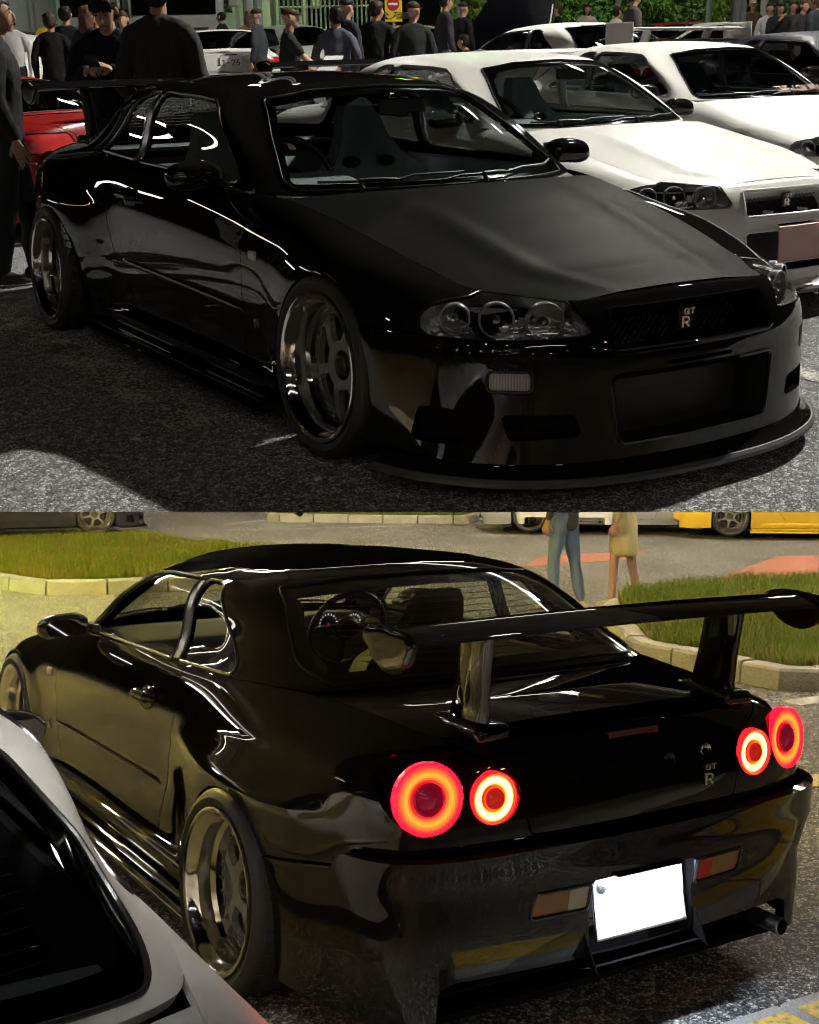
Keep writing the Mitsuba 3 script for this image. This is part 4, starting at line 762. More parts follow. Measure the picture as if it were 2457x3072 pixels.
    for nm, mesh, mt in extras: put(nm, mesh, mt, t, M)
    return t, M
# ------------------------------------------------------------------ more materials
def more_mats():
    s = scene
    def asph(lo, hi, sc, tint=(1, 1, 1)):
        def fn(p, n, uv):
            a, b, r = voronoi(p.x * sc, p.y * sc); a2, b2, r2 = voronoi(p.x * sc * 1.9 + 3, p.y * sc * 1.9); g = fbm(p.x * 1.3, p.y * 1.3, 0., 3); sp = smoothstep(.05, .45, b - a) * smoothstep(.0, .3, b2 - a2)
            v = (lo + (hi - lo) * smoothstep(.25, .9, r * .6 + r2 * .4)) * (.22 + .78 * sp) * (.75 + .5 * g); return mi.Color3f(v * tint[0], v * tint[1], v * tint[2])
        def bp(p, n, uv):
            a, b, r = voronoi(p.x * sc, p.y * sc); return smoothstep(0., .35, b - a) * (.4 + .6 * r)
        return two({'type': 'bumpmap', 'nested_texture': proc(bp, 6e-4), 'scale': .006, 'nested_bsdf': {'type': 'principled', 'base_color': proc(fn), 'roughness': .75, 'specular': .35}})
    s['asphalt'] = asph(.30, 1.0, 62.); s['asphalt_lower'] = asph(.18, .95, 62., (1., .96, .88)); s['concrete'] = pri(proc(lambda p, n, uv: mix((.22, .21, .19), (.42, .41, .37), fbm(p.x * 9, p.y * 9, p.z * 9, 4)) * (.8 + .4 * cell_rand(p.x * 220, p.y * 220, p.z * 220))), .85)
    s['kerb_stone'] = pri(proc(lambda p, n, uv: mix((.25, .24, .20), (.48, .46, .38), fbm(p.x * 7, p.y * 7, p.z * 7, 4)) * (.75 + .5 * cell_rand(p.x * 120, p.y * 120, p.z * 120))), .85)
    s['soffit'] = pri((.17, .165, .16), .9)
    worn = lambda hi, lo, k, q: (lambda p, n, uv: mix(hi, lo, smoothstep(q - .12, q + .12, fbm(p.x * 9., p.y * 9., p.z * 3., 4) * .55 + .45 * cell_rand(p.x * k, p.y * k, p.z * k))))
    s['line_paint'] = pri(proc(worn((.55, .53, .48), (.10, .10, .09), 95., .46)), .8); s['line_paint_far'] = pri(proc(worn((.55, .54, .5), (.2, .2, .19), 60., .62)), .8)
    s['yellow_paint'] = pri(proc(worn((.62, .44, .05), (.30, .24, .10), 70., .60)), .7); s['red_surface'] = pri(proc(worn((.40, .13, .08), (.26, .12, .09), 80., .55)), .85)
    s['grass_blade'] = two({'type': 'principledthin', 'base_color': rgb(.10, .16, .025), 'roughness': .6, 'diff_trans': .7}) if False else {'type': 'principledthin', 'base_color': rgb(.15, .20, .035), 'roughness': .6, 'diff_trans': .6}
    s['grass_dry'] = {'type': 'principledthin', 'base_color': rgb(.26, .22, .07), 'roughness': .6, 'diff_trans': .6}
    for k, c in enumerate(((.05, .09, .025), (.08, .13, .03), (.11, .14, .04), (.045, .07, .03))): s['leaf_%d' % k] = {'type': 'principledthin', 'base_color': rgb(*c), 'roughness': .5, 'diff_trans': .5}
    s['bark'] = pri((.05, .04, .03), .9); s['soil'] = pri(proc(lambda p, n, uv: mix((.03, .025, .015), (.09, .08, .04), fbm(p.x * 12, p.y * 12, p.z * 12, 3))), .95)
    s['white_metal'] = pri((.62, .62, .60), .45); s['grey_metal'] = pri((.20, .20, .20), .5); s['dark_metal'] = pri((.06, .06, .06), .45); s['fence_wood'] = pri((.20, .15, .11), .8); s['wall_grey'] = pri((.20, .205, .21), .8)
    s['sign_yellow'] = pri((.75, .55, .03), .4); s['sign_red'] = pri((.5, .03, .03), .4); s['sign_white'] = pri((.8, .8, .8), .4); s['sign_black'] = pri((.02, .02, .02), .5)
    s['plate_white'] = pri((.78, .78, .78), .45); s['plate_ink'] = pri((.02, .06, .04), .5); s['plate_glow'] = pri((.3, .7, .65), .5); s['plate_pink'] = pri((.60, .36, .33), .45)
    s['red_paint'] = pri((.26, .010, .008), .3, clearcoat=1., clearcoat_gloss=.97); s['silver_paint'] = pri((.42, .43, .46), .3, .5, clearcoat=1., clearcoat_gloss=.97); s['yellow_car_paint'] = pri((.75, .46, .02), .3, clearcoat=1., clearcoat_gloss=.97); s['orange_paint'] = pri((.55, .18, .03), .3, clearcoat=1.)
    s['navy_paint'] = pri((.012, .012, .022), .3, clearcoat=1., clearcoat_gloss=.98); s['grey_paint'] = pri((.12, .12, .13), .3, clearcoat=1., clearcoat_gloss=.97); s['wheel_dark'] = pri((.02, .02, .02), .35); s['wheel_gold'] = pri((.35, .25, .10), .3, .8)
    s['paper'] = pri((.75, .75, .74), .7); s['screen'] = pri((.02, .02, .02), .1); s['lens_red_lit'] = pri((.4, .01, .01), .2)
more_mats()
# ------------------------------------------------------------------ upper deck
EDGE0, EDIR = np.array([1.9520, -.9110]), np.array([.5650, .8251]); ENRM = np.array([-.8251, .5650])
def deck_sheet():
    s = np.concatenate([np.linspace(-45, -8, 20), np.linspace(-7, 9, 65), np.linspace(10, 60, 30)]); t = np.concatenate([np.linspace(0, 16, 65), np.linspace(17, 95, 60)])
    P = EDGE0 + s[:, None, None] * EDIR + t[None, :, None] * ENRM; top = np.concatenate([P, gz(P[..., 0], P[..., 1])[..., None]], -1); return top
top = deck_sheet(); v, f = grid(top); f = f if normals_of(v, f)[:, 2].mean() > 0 else f[:, ::-1]
structure('parking_lot', (v, f), 'asphalt')
P = EDGE0 + np.linspace(-45, 60, 40)[:, None, None] * EDIR + np.array([0.004, .65, 1.6, 8, 30, 60, 95])[None, :, None] * ENRM
und = np.concatenate([P, (gz(P[..., 0], P[..., 1]) - np.array([.0012, .17, .19, .19, .19, .19, .19]))[..., None]], -1); structure('deck_soffit', grid(und), 'soffit')
def on_deck(poly, dz=.004):
    import shapely.geometry as sg
    e = trimesh.creation.extrude_polygon(sg.Polygon(poly), 1.); m = trimesh.Trimesh(e.vertices, e.faces); keep = np.abs(m.face_normals[:, 2]) > .9; f = m.faces[keep & (m.triangles_center[:, 2] > .5)]; v = np.array(m.vertices); v[:, 2] = 0
    v, f = trimesh.remesh.subdivide_to_size(v, f, .4); v = np.array(v); v[:, 2] = gz(v[:, 0], v[:, 1]) + dz; return v, f
for k, (y0, x0, x1) in enumerate(((-1.06, -2.9, .75), (1.35, -3.4, 1.9), (3.75, -5.0, .9))): structure('painted_line', on_deck([(x0, y0 - .09), (x1, y0 - .09), (x1, y0 + .09), (x0, y0 + .09)]), 'line_paint')
rng = np.random.default_rng(5)
for (x, y, a) in ((.78, -1.30, .5), (1.55, -.98, 1.9), (1.86, -1.0, .3)): tag(put('litter', move(hull_pts([(-.02, -.008, .004), (.022, -.004, .004), (.016, .010, .005), (-.012, .008, .012), (.01, 0, .013)]), trl(x, y, 0) @ rotz(a)), 'paper' if a > .4 else 'grey_metal'), 'small scrap of litter lying on the dark asphalt beside the coupe', 'litter', 'scraps of litter by the coupe')
# ------------------------------------------------------------------ cars of the upper deck
def plate(parent, M, text=None, bg='plate_white', ink='plate_ink', small=None, emit=None, w=.33, h=.165, frame='chrome'):
    """number plate facing +x at the origin of M"""
    p = put('number_plate', move(box(-.004, 0, -w / 2, w / 2, -h / 2, h / 2), M), bg, parent, None, False, emit=emit)
    put('plate_frame', move(tube([(0, -w / 2, -h / 2), (0, w / 2, -h / 2), (0, w / 2, h / 2), (0, -w / 2, h / 2)], .006, 6, True), M), frame, p)
    F = M @ np.array([[0, 0, 1, .0005], [1, 0, 0, 0], [0, 1, 0, 0], [0, 0, 0, 1.]])
    if text:
        m = meshkit.text_mesh(text, h * .5, .001, True); v = np.array(m.vertices); v[:, 0] -= v[:, 0].mean() - .012; put('digits', move((v, np.array(m.faces)), F @ trl(0, -h * .33, 0)), ink, p)
    if small:
        m = meshkit.text_mesh(small, h * .2, .001, True); v = np.array(m.vertices); v[:, 0] -= v[:, 0].mean(); put('digits', move((v, np.array(m.faces)), F @ trl(0, h * .23, 0)), ink, p)
    return p
t = coupe('coupe', 'black coupe with tall rear wing and polished deep dish wheels, nearest on the upper lot', np.eye(4), steer=0.02, skip=('gauge_marks', 'gauge_needle', 'gauge'))
M1 = trl(-1.646, 2.159, .07) @ rotz(.0128)
t = coupe('coupe', 'white coupe with a black rear wing and blank pink plate, beside the black coupe', M1, {'paint': 'white_paint', 'bonnet_paint': 'white_paint', 'lip': 'white_paint', 'seat_grey': 'cabin_light'} if False else {'paint': 'white_paint', 'bonnet_paint': 'white_paint', 'lip': 'white_paint'}, camber=.03)
plate(t, M1 @ trl(2.235, .02, .30) @ roty(-.06), None, 'plate_pink', frame='plate_pink')
M2 = trl(-2.819, 4.70, .122) @ rotz(-.047)
t = coupe('coupe', 'white coupe with pale lettering across the bottom of its windscreen', M2, {'wing_paint': 'white_paint', 'paint': 'white_paint', 'bonnet_paint': 'white_paint', 'window_glass': 'window_dark'}, camber=.03)
def banner(parent, M, text, y0, z0, h, mat):
    m = meshkit.text_mesh(text, h, .001, True); v, f = np.array(m.vertices), np.array(m.faces); v, f = trimesh.remesh.subdivide_to_size(v, f, .03); v = np.array(v)
    y = y0 + v[:, 0]; z = z0 + v[:, 1] * .75; from scipy.spatial import cKDTree
    k = cKDTree(WSCREEN.v[:, 1:]); _, i = k.query(np.stack([y, z], 1), 4); x = WSCREEN.v[i, 0].mean(1); nn = WSCREEN.n[i[:, 0]]
    put('lettering', move((np.stack([x, y, z], 1) + nn * (.004 + v[:, 2:3])), M) if False else (np.stack([x, y, z], 1) + nn * (.004 + v[:, 2:3]), f), mat, parent, M)
banner(t + '__windscreen', M2, 'THE-LOWDOWN', -.02, .838, .055, 'banner_pink'); banner(t + '__windscreen', M2, '.COM', .50, .838, .045, 'banner_pink')
M3 = trl(*at(2560, 16.0)[:2], .30) @ rotz(-.10)
t = coupe('coupe', 'very dark navy coupe at the right edge, behind the second white coupe', trl(-3.55, 7.25, .20) @ rotz(-.05), {'paint': 'navy_paint', 'bonnet_paint': 'navy_paint', 'window_glass': 'window_dark'}, wheels=True)
def parked(u, d, yaw, label, paint, sedan=False, glass='dark_glass', skip=(), group=None, slots={}, glow={}, wheels=True, sz=(1, 1, 1), dz=0.0, name='car'):
    x, y, z = at(u, d); M = trl(x, y, z + dz) @ rotz(yaw) @ scl(*sz)
    t = coupe(name, label, M, {'paint': paint, 'bonnet_paint': paint, 'window_glass': glass, 'trim_bright': 'trim_black', **slots}, skip=tuple(skip) + ('side_skirt', 'gauge', 'gauge_marks', 'gauge_needle'), glow=glow, camber=0., wheels=wheels, sedan=sedan, track=.835); return t, M
YV = math.atan2(VIEW[1], VIEW[0])            # heading of someone walking away from the camera
t, M = parked(662, 23.5, YV + .20, 'white sedan seen from behind with plate ending 26, beyond the black coupe', 'white_paint', True, skip=('rear_wing', 'front_lip'), sz=(1.04, 1.02, 1.06), name='sedan')
plate(t, M @ trl(-2.145, 0, .735) @ rotz(np.pi), '11-26', small='30'); 
t, M = parked(60, 23., YV - .12, 'white car at the left edge with lit red tail lamps and a glowing green plate', 'white_paint', True, skip=('rear_wing', 'front_lip'), glow={'rect': (1.6, .05, .03)}, sz=(1.04, 1.02, 1.06), name='sedan')
plate(t, M @ trl(-2.19, .02, .44) @ rotz(np.pi), '71', 'plate_glow', 'sign_white', emit=(.15, .75, .65)); put('brake_light', move(box(-1.47, -1.44, -.10, .10, .93, .96), M), 'lamp_red', t, None, False, emit=(3., .15, .1))
RM = rotz(YV + 1.0); p = np.array(at(112, 9.4, 408)) - RM[:3, :3] @ np.array([-2.05, .70, .71]); t = coupe('sedan', 'glossy red car behind the wing of the black coupe', trl(p[0], p[1], float(gz(p[0], p[1]))) @ RM @ scl(1, 1, .88), {'paint': 'red_paint', 'bonnet_paint': 'red_paint', 'window_glass': 'dark_glass', 'lens_red_lit': 'lens_red'}, skip=('rear_wing', 'front_lip', 'side_skirt', 'gauge', 'gauge_marks', 'gauge_needle'), sedan=True, camber=0, track=.835)
t, M = parked(900, 29., YV + np.pi + .55, 'white compact car facing forward among the people in the background', 'white_paint', True, skip=('rear_wing',), sz=(.95, 1, 1.10)); plate(t, M @ trl(2.24, 0, .40), '82')
t, M = parked(1190, 27., YV + .5, 'orange car behind the man in the black shirt', 'orange_paint', True, skip=('rear_wing',), sz=(.95, 1, 1.05)); plate(t, M @ trl(-2.22, 0, .42) @ rotz(np.pi), '34')
t, M = parked(1330, 26., YV + np.pi - .7, 'silver car behind the man in beige trousers', 'silver_paint', True, skip=('rear_wing',), sz=(.95, 1, 1.05))
t, M = parked(1455, 23.5, YV + np.pi + .35, 'dark car with its bonnet propped open in front of the bushes', 'navy_paint', True, skip=('rear_wing', 'bonnet'), sz=(.95, 1, 1.0))
put('open_bonnet', move(grid(np.array([[(.0, y, 0), (.55, y, .05), (1.15, y * .8, .03)] for y in (-.72, -.4, 0, .4, .72)])), M @ trl(.85, 0, .84) @ roty(-.80)), 'navy_paint', t); put('prop_rod', move(tube([(1.75, .30, .62), (1.55, .55, 1.55)], .014, 6), M), 'white_metal', t)
t, M = parked(1640, 15.8, YV + .62, 'white coupe with a broad white rear wing, behind the roofs of the white coupes', 'white_paint', False, skip=('rear_wing',), sz=(1.0, 1.06, 1.10))
put('rear_wing', move(cat(grid(np.array([[(-1.90, y, 1.10), (-1.96, y, 1.125), (-2.05, y, 1.13), (-2.2, y, 1.12), (-2.05, y, 1.10), (-1.90, y, 1.10)] for y in np.linspace(-.82, .82, 9)])), *[box(-2.24, -1.86, s * .82 - .008, s * .82 + .008, .99, 1.17, .004) for s in (1, -1)], *[prism([(-1.98, .84), (-1.86, .84), (-1.98, 1.11), (-2.08, 1.11)], s * .42, s * .42 + .02) for s in (1, -1)]), M), 'white_paint', t)
t, M = parked(1990, 33., YV + 1.4, 'small red car in front of the bushes', 'red_paint', True, skip=('rear_wing',)); t, M = parked(2115, 30., YV + 1.25, 'pale car with dark windows in front of the bushes', 'white_paint', True, skip=('rear_wing',)); t, M = parked(2470, 27., YV + 1.3, 'red car at the right edge behind the people', 'red_paint', True, skip=('rear_wing',))
# ------------------------------------------------------------------ people of the upper deck
def walker(u, d, face, label, top_, legs_, **k):
    x, y, z = at(u, d); return person(label, x, y, z, YV + face, top_, legs_, **k)
BK, DK, NV = (.010, .010, .011), (.018, .018, .020), (.010, .011, .020)
PI = math.pi
walker(-9, 8.0, -1.3, 'person in a black jacket at the left edge beside the tail of the black coupe', DK, (.03, .03, .032), h=1.60, fine=True, shoes=(.05, .05, .05), stride=.1)
ph = trl(.355, .0, 1.155) @ roty(.35)
t, Mp = walker(332, 8.3, PI - .10, 'person in a black sweater looking down at the phone in both hands', NV, BK, h=1.62, hair='bowl', fine=True, nod=.42, arms={1: ((.05, .26, 1.17), (.275, .085, 1.265), (.35, -.25, .10), (0, .55, .6), .85), -1: ((.05, -.26, 1.17), (.275, -.075, 1.26), (.35, .25, .10), (0, -.55, .6), .85)}, sk=(.46, .28, .20))
k = put('phone', soft(box(-.004, .004, -.037, .037, -.075, .075, .003), 40), 'screen', None, Mp @ trl(.385, .01, 1.30) @ roty(.85)); tag(k, 'dark phone held in both hands of the person in the black sweater', 'phone')
walker(482, 7.9, -.22, 'person in a charcoal jacket seen from behind, left of the white sedan', (.04, .037, .035), BK, h=1.70, fine=True, hair_c=(.03, .018, .012), turn=.35, shoulder=.18, arms={1: ((-.02, .25, 1.14), (.12, .20, .96)), -1: ((-.02, -.25, 1.14), (.12, -.20, .96))})
WT = (.55, .54, .52)
crowd = [(42, 20., PI, 'person in a pale shirt standing by the white car at the left edge', WT, DK, {}), (150, 26., PI + .3, 'person in a yellow shirt and dark cap in front of the grey truck', (.62, .42, .03), DK, dict(hair='cap')),
 (160, 17.0, .1, 'person in a black jacket with a tan waist bag seen from behind', BK, BK, {}), (207, 17.6, -.2, 'person in black jacket and grey patterned trousers left of the phone user', BK, (.16, .15, .13), {}), (268, 15., -.6, 'person with wavy brown hair behind the phone user', DK, DK, dict(hair='long', hair_c=(.10, .05, .03))), (296, 18., PI, 'person in a red top behind the phone user', (.40, .02, .02), DK, {}), (378, 17., PI, 'person in a red jacket between the phone user and the charcoal jacket', (.35, .02, .02), DK, {}),
 (672, 28., 1.2, 'person in black seen over the roof of the white sedan', BK, BK, {}), (752, 24., .3, 'person with long hair in a brown coat beside the twin poles', (.12, .08, .05), DK, dict(hair='long', hair_c=(.08, .05, .03))), (778, 21., 1.3, 'person in a dark hooded jacket with a backpack by the twin poles', (.03, .032, .04), DK, dict(hair='cap')),
 (868, 13.6, -1.35, 'person in a black patterned shirt and cap striding with papers', BK, BK, dict(hair='cap', sleeve=False, stride=.25, arms={1: ((.10, .26, 1.18), (.34, .30, 1.06)), -1: ((.16, -.24, 1.18), (.42, -.20, 1.10))})), (1012, 14.6, -.3, 'person in a grey hooded sweatshirt seen from behind', (.085, .09, .115), DK, dict(turn=.6, arms={1: ((-.06, .29, 1.17), (.12, .20, 1.02)), -1: ((-.06, -.29, 1.17), (.12, -.20, 1.02))})), (1040, 15.6, -.8, 'person in a dark top and cap beyond the grey sweatshirt', (.02, .022, .035), (.08, .085, .1), dict(hair='cap')),
 (1130, 15.6, -.25, 'person in a loose black shirt seen from behind, left of the yellow sign', BK, BK, dict(shoulder=.21, turn=-.6)), (1240, 15.0, .1, 'person in black with a cap and backpack, seen from behind under the beacons', BK, BK, dict(hair='cap', turn=-.7)), (1335, 20., -1.2, 'tall person in a dark jacket and beige trousers beside the open bonnet', DK, (.30, .25, .17), dict(h=1.74)), (1388, 22., -.9, 'person in a black jacket and black cap left of the open bonnet', BK, BK, dict(hair='cap')),
 (1558, 31., PI, 'person in black with a white hat in front of the bushes', BK, BK, dict(hair='cap', hair_c=WT)), (1672, 29., 1.5, 'person in black turned sideways before the bushes', BK, BK, {}), (1757, 30., PI, 'person in a cream top before the bushes', (.45, .40, .34), DK, dict(hair='long')), (1846, 26., -1., 'person in a white top next to the dark passer-by', WT, DK, {}), (1893, 19., -1.4, 'tall dark passer-by in front of the bushes behind the white wing', (.03, .03, .03), DK, dict(h=1.76, shoulder=.22)),
 (2248, 28., PI, 'person in a brown jacket and beige cap by the pale pole', (.09, .06, .04), DK, dict(hair='cap', hair_c=(.5, .45, .35))), (2300, 26., PI, 'person in a light grey top right of the pale pole', (.4, .4, .4), DK, {}), (2330, 24., PI, 'person in a black jacket with hand at the chin', BK, BK, dict(hair='bowl', arms={-1: ((.08, -.22, 1.17), (.20, -.05, 1.40), (-.4, 0, .2))})), (2368, 26., PI, 'person in a dark coat between two talking people', DK, DK, {}), (2398, 23., PI + .6, 'person in a white shirt under a black jacket near the right edge', BK, WT, {}), (2436, 19.5, .9, 'person in a black hooded top at the right edge', BK, BK, dict(hair_c=(.10, .05, .03), h=1.66))]
rng = np.random.default_rng(17); HC = ((.012, .010, .009), (.03, .018, .012), (.05, .03, .018), (.015, .013, .012))
for i_, (u, d, fc, lb, a, b, kw) in enumerate(crowd):
    c_ = rng.uniform(.8, 2.6); a = tuple(np.clip(np.array(a) * c_ * rng.uniform(.9, 1.1, 3), 0, .6)) if max(a) < .05 else a; b = tuple(np.array(b) * rng.uniform(.8, 2.5) * rng.uniform(.9, 1.1, 3)) if max(b) < .05 else b
    walker(u, d, fc, lb, a, b, **{'h': float(rng.uniform(1.54, 1.66)), 'hair_c': HC[i_ % 4], **kw})
x, y, z = at(1452, 21.5); person('person crouching beside the open bonnet in a dark jacket', x, y, z - .55, YV + 1.2, DK, DK, lean=.5)
x, y, z = at(868, 13.6); k = put('paper_sheet', move(box(-.10, .10, -.13, .13, -.003, .003), trl(*at(990, 13.3, 192)) @ rotz(.6) @ rotx(.6)), 'paper'); tag(k, 'white papers held out by the striding person in the cap', 'paper')
# ------------------------------------------------------------------ background of the upper deck
def leaf_cloud(n, rx, ry, rz, size, rng, lumps=7):
    c = rng.normal(size=(lumps, 3)); c /= np.linalg.norm(c, axis=1, keepdims=True); c = c * rng.uniform(.2, .75, (lumps, 1)); r = rng.uniform(.3, .55, lumps)
    k = rng.integers(0, lumps, n); d = rng.normal(size=(n, 3)); d /= np.linalg.norm(d, axis=1, keepdims=True); p = (c[k] + d * (r[k] * rng.uniform(.55, 1.05, n) ** .6)[:, None]) * [rx, ry, rz]
    a = rng.normal(size=(n, 3)); a /= np.linalg.norm(a, axis=1, keepdims=True); b = np.cross(a, rng.normal(size=(n, 3))); b /= np.linalg.norm(b, axis=1, keepdims=True); s = size * rng.uniform(.6, 1.4, (n, 1))
    v = np.stack([p - a * s, p + b * s * .45, p + a * s, p - b * s * .45], 1).reshape(-1, 3); i = np.arange(n)[:, None] * 4; return v, np.vstack([i + [0, 1, 2], i + [0, 2, 3]])
rng = np.random.default_rng(11); cl = [leaf_cloud(3200, 1.5, 1.1, 1.25, .085, rng, 10) for _ in range(4)]
kinds = ['dense dark bush', 'bright leafy bush', 'loose olive bush', 'deep green bush']
for k, u in enumerate(np.concatenate([np.linspace(1205, 2560, 25), [870, 930, 985]])):
    d = 41 + 3 * rng.uniform(-1, 1) - (6 if u < 1100 else 0); x, y, z = at(u, d); hgt = rng.uniform(.95, 1.35) if u > 1100 else .42; M = trl(x, y, z + 1.1 * hgt) @ rotz(rng.uniform(0, 6)) @ scl(rng.uniform(.9, 1.2), rng.uniform(.9, 1.2), hgt)
    q = k % 4; mt = 'leaf_%d' % (q if not 1360 < u < 1460 else 2)
    o_ = ('first second third fourth fifth sixth seventh eighth ninth tenth eleventh twelfth thirteenth fourteenth fifteenth sixteenth seventeenth eighteenth nineteenth twentieth twenty-first twenty-second twenty-third twenty-fourth twenty-fifth').split()
    t = thing('bush', '%s, %s from the left in the row along the slatted fence' % (kinds[q], o_[k]) if u > 1100 else '%s low before the mesh fence, %s of three' % (kinds[q], {870: 'left', 930: 'middle', 985: 'right'}[int(u)]), 'bush', 'bushes along the back of the lot')
    if ('leafcloud', q) not in PLY: PLY[('leafcloud', q)] = shape_dict(cl[q], mt, False)
    put('foliage', PLY[('leafcloud', q)], mt, t, M); put('stem', move(tube([(0, 0, -1.1), (.05, .02, 0), (.02, .05, .7)], [.06, .05, .02], 6), np.eye(4)), 'bark', t, M)
def fence(u0, u1, d, label, h, slat):
    a, b = np.array(at(u0, d)), np.array(at(u1, d)); t = thing('fence', label, 'fence'); n = int(np.linalg.norm(b - a) / 2.4)
    for i in range(n + 1):
        p = a + (b - a) * i / n; put('post', tube([p, p + [0, 0, h]], .045, 6), 'white_metal', t)
    for z in (.15, h * .55, h - .05): put('rail', tube([a + [0, 0, z], b + [0, 0, z]], .025, 4), 'white_metal', t)
    m = int(np.linalg.norm(b - a) / .13); dirn = (b - a) / m; s = [box(-.03, .03, -.01, .01, .1, h - .1) for _ in range(1)][0]; ang = math.atan2(dirn[1], dirn[0])
    k = put('slats', cat(*[move(s, trl(*(a + dirn * (i + .5))) @ rotz(ang)) for i in range(m)]), slat, t); labels[k] = {'label': 'thin upright slats', 'kind': 'stuff'}
fence(1150, 2620, 46., 'brown slatted fence with pale posts behind the bushes', 3.6, 'fence_wood'); fence(838, 1150, 40., 'pale mesh fence behind the low bushes', 3.2, 'grey_metal')
def truck(u, d, yaw, label, body_col, cab=True):
    x, y, z = at(u, d); M = trl(x, y, z) @ rotz(yaw); t = thing('truck', label, 'truck')
    put('cargo_box', move(box(-7.5, -1.2, -1.2, 1.2, 1.1, 3.7, .04), M), body_col, t)
    cabm = bodyhull([(a, b, c) for b in (-1.15, 1.15) for a, c in ((1.1, .55), (1.15, 1.5), (.85, 2.9), (-.9, 3.0), (-1.0, .55))]); put('cab', move(cabm, M), 'white_metal', t)
    put('windscreen', move(hull_pts([(a, b, c) for b in (-1.0, 1.0) for a, c in ((1.16, 1.55), (.97, 2.5), (.93, 2.5), (1.1, 1.55))]), M), 'black_gloss', t)
    put('grille', move(cat(*[box(1.12, 1.17, -.8, .8, zz, zz + .05) for zz in (.85, .97, 1.09, 1.21)]), M), 'dark_metal', t); put('bumper', move(box(1.05, 1.30, -1.18, 1.18, .35, .72, .03), M), 'white_metal', t)
    for s in (1, -1):
        put('headlight', move(box(1.2, 1.32, s * .95 - .14, s * .95 + .14, .48, .66, .02), M), 'lens_grey', t); put('mirror', move(cat(box(.95, 1.10, s * 1.42 - .12, s * 1.42 + .12, 1.7, 2.3, .03), tube([(.9, s * 1.1, 2.3), (1.0, s * 1.4, 2.25)], .02, 5)), M), 'white_metal', t)
        put('side_window', move(box(-.2, .8, s * 1.155 - .006, s * 1.155 + .006, 1.6, 2.4, .004), M), 'black_gloss', t)
        for a in (.35, -5.8): put('wheel', move(cat(lathe([(.25, -.15), (.5, -.13), (.5, .13), (.25, .15), (.0001, .1)], 24, 'y')), M @ trl(a, s * 1.0, .5)), 'tyre', t)
    return t
def bodyhull(p): return smooth_man(m3.Manifold.hull_points(np.array(p, float)), .3, 1)
truck(235, 37., YV + PI + .15, 'grey box truck with a white cab behind the people at the left', 'wall_grey'); truck(560, 34., YV + PI - .05, 'white truck facing forward behind the charcoal jacket', 'white_metal'); truck(800, 44., YV + PI + .3, 'white truck behind the twin poles', 'white_metal'); truck(60, 36., YV + .1, 'grey box truck turned away at the left edge', 'wall_grey')
def pole(u, d, label, r, mat, h=8.5, head=None, group=None):
    x, y, z = at(u, d); t = thing('lamp_post', label, 'lamp post', group); put('shaft', tube([(x, y, z), (x, y, z + h)], [r, r * .75], 10), mat, t)
    if head: 
        a = np.array([x, y, z + h]) - np.array([VIEW[0], VIEW[1], 0]) * .0; put('arm', tube([a, a - VIEW * .9 + [0, 0, .1]], .04, 6), mat, t); c = a - VIEW * 1.0; w = .35
        put('head', move(box(-w - .03, w + .03, -w - .03, w + .03, 0, .12, .02), trl(*c)), 'lamp_metal', t); put('lit_face', move((np.array([(-w, -w, -.004), (w, -w, -.004), (w, w, -.004), (-w, w, -.004)]), np.array([(0, 2, 1), (0, 3, 2)])), trl(*c)), 'lamp_metal', t, None, False, emit=np.array(head) / (4 * w * w), weight=4)  # head out of view above, placed to light the background
    return t
pole(750, 25., 'left one of the twin grey poles behind the white sedan', .085, 'grey_metal'); pole(781, 25.3, 'right one of the twin grey poles behind the white sedan', .085, 'grey_metal', head=(60, 57, 50))
pole(2198, 21., 'left one of the twin dark poles in front of the bushes', .07, 'dark_metal', head=(60, 57, 50)); pole(2216, 21.2, 'right one of the twin dark poles in front of the bushes', .075, 'dark_metal'); pole(2283, 30., 'slim pale pole right of the twin dark poles', .085, 'white_metal', head=(60, 57, 50)); pole(1497, 36., 'slim pole carrying a small blue sign above the open bonnet', .05, 'grey_metal'); pole(1375, 37., 'slim pole between the bushes above the beige trousers', .05, 'grey_metal', head=(8, 42, 5))
x, y, z = at(1497, 35.8, 34); k = thing('small_sign', 'small blue white sign on a slim pole above the open bonnet', 'sign'); put('board', move(box(-.02, .02, -.30, .30, -.12, .12, .01), trl(x, y, z) @ rotz(YV)), 'silver_paint', k); put('arrow', move(prism([(-.2, -.02), (.1, -.02), (.1, -.06), (.2, .02), (.1, .08), (.1, .03), (-.2, .03)], -.024, -.021, 'yz'), trl(x, y, z) @ rotz(YV)), 'sign_white', k)
# no-entry sign board
x, y, z = at(1183, 23.); t = thing('sign_board', 'yellow sign board with a red no entry disc', 'sign'); M = trl(x, y, z) @ rotz(YV + PI)
zt = at(1183, 23., -6)[2] - z; zb_ = at(1183, 23., 66)[2] - z; wd = 49 / PXF * 23. / 2; put('board', move(box(-.02, .0, -wd, wd, zb_, zt, .008), M), 'sign_yellow', t); rc = at(1183, 23., 12)[2] - z; put('disc', move(lathe([(.0001, .004), (.105, .004), (.105, 0)], 32, 'x'), M @ trl(0, -.005, rc)), 'sign_red', t); put('bar', move(box(.004, .008, -.08, .07, rc - .018, rc + .018), M), 'sign_white', t); put('post', move(tube([(-.04, 0, 0), (-.04, 0, zb_ + .1)], .03, 8), M), 'grey_metal', t)
def strokes(parent, segs, w, mat, M):
    put('lettering', cat(*[move(box(.001, .004, -.5 * math.hypot(c - a, d - b) - w * .4, .5 * math.hypot(c - a, d - b) + w * .4, -w / 2, w / 2), M @ trl(0, (a + c) / 2, (b + d) / 2) @ rotx(math.atan2(d - b, c - a))) for a, b, c, d in segs]), mat, parent)
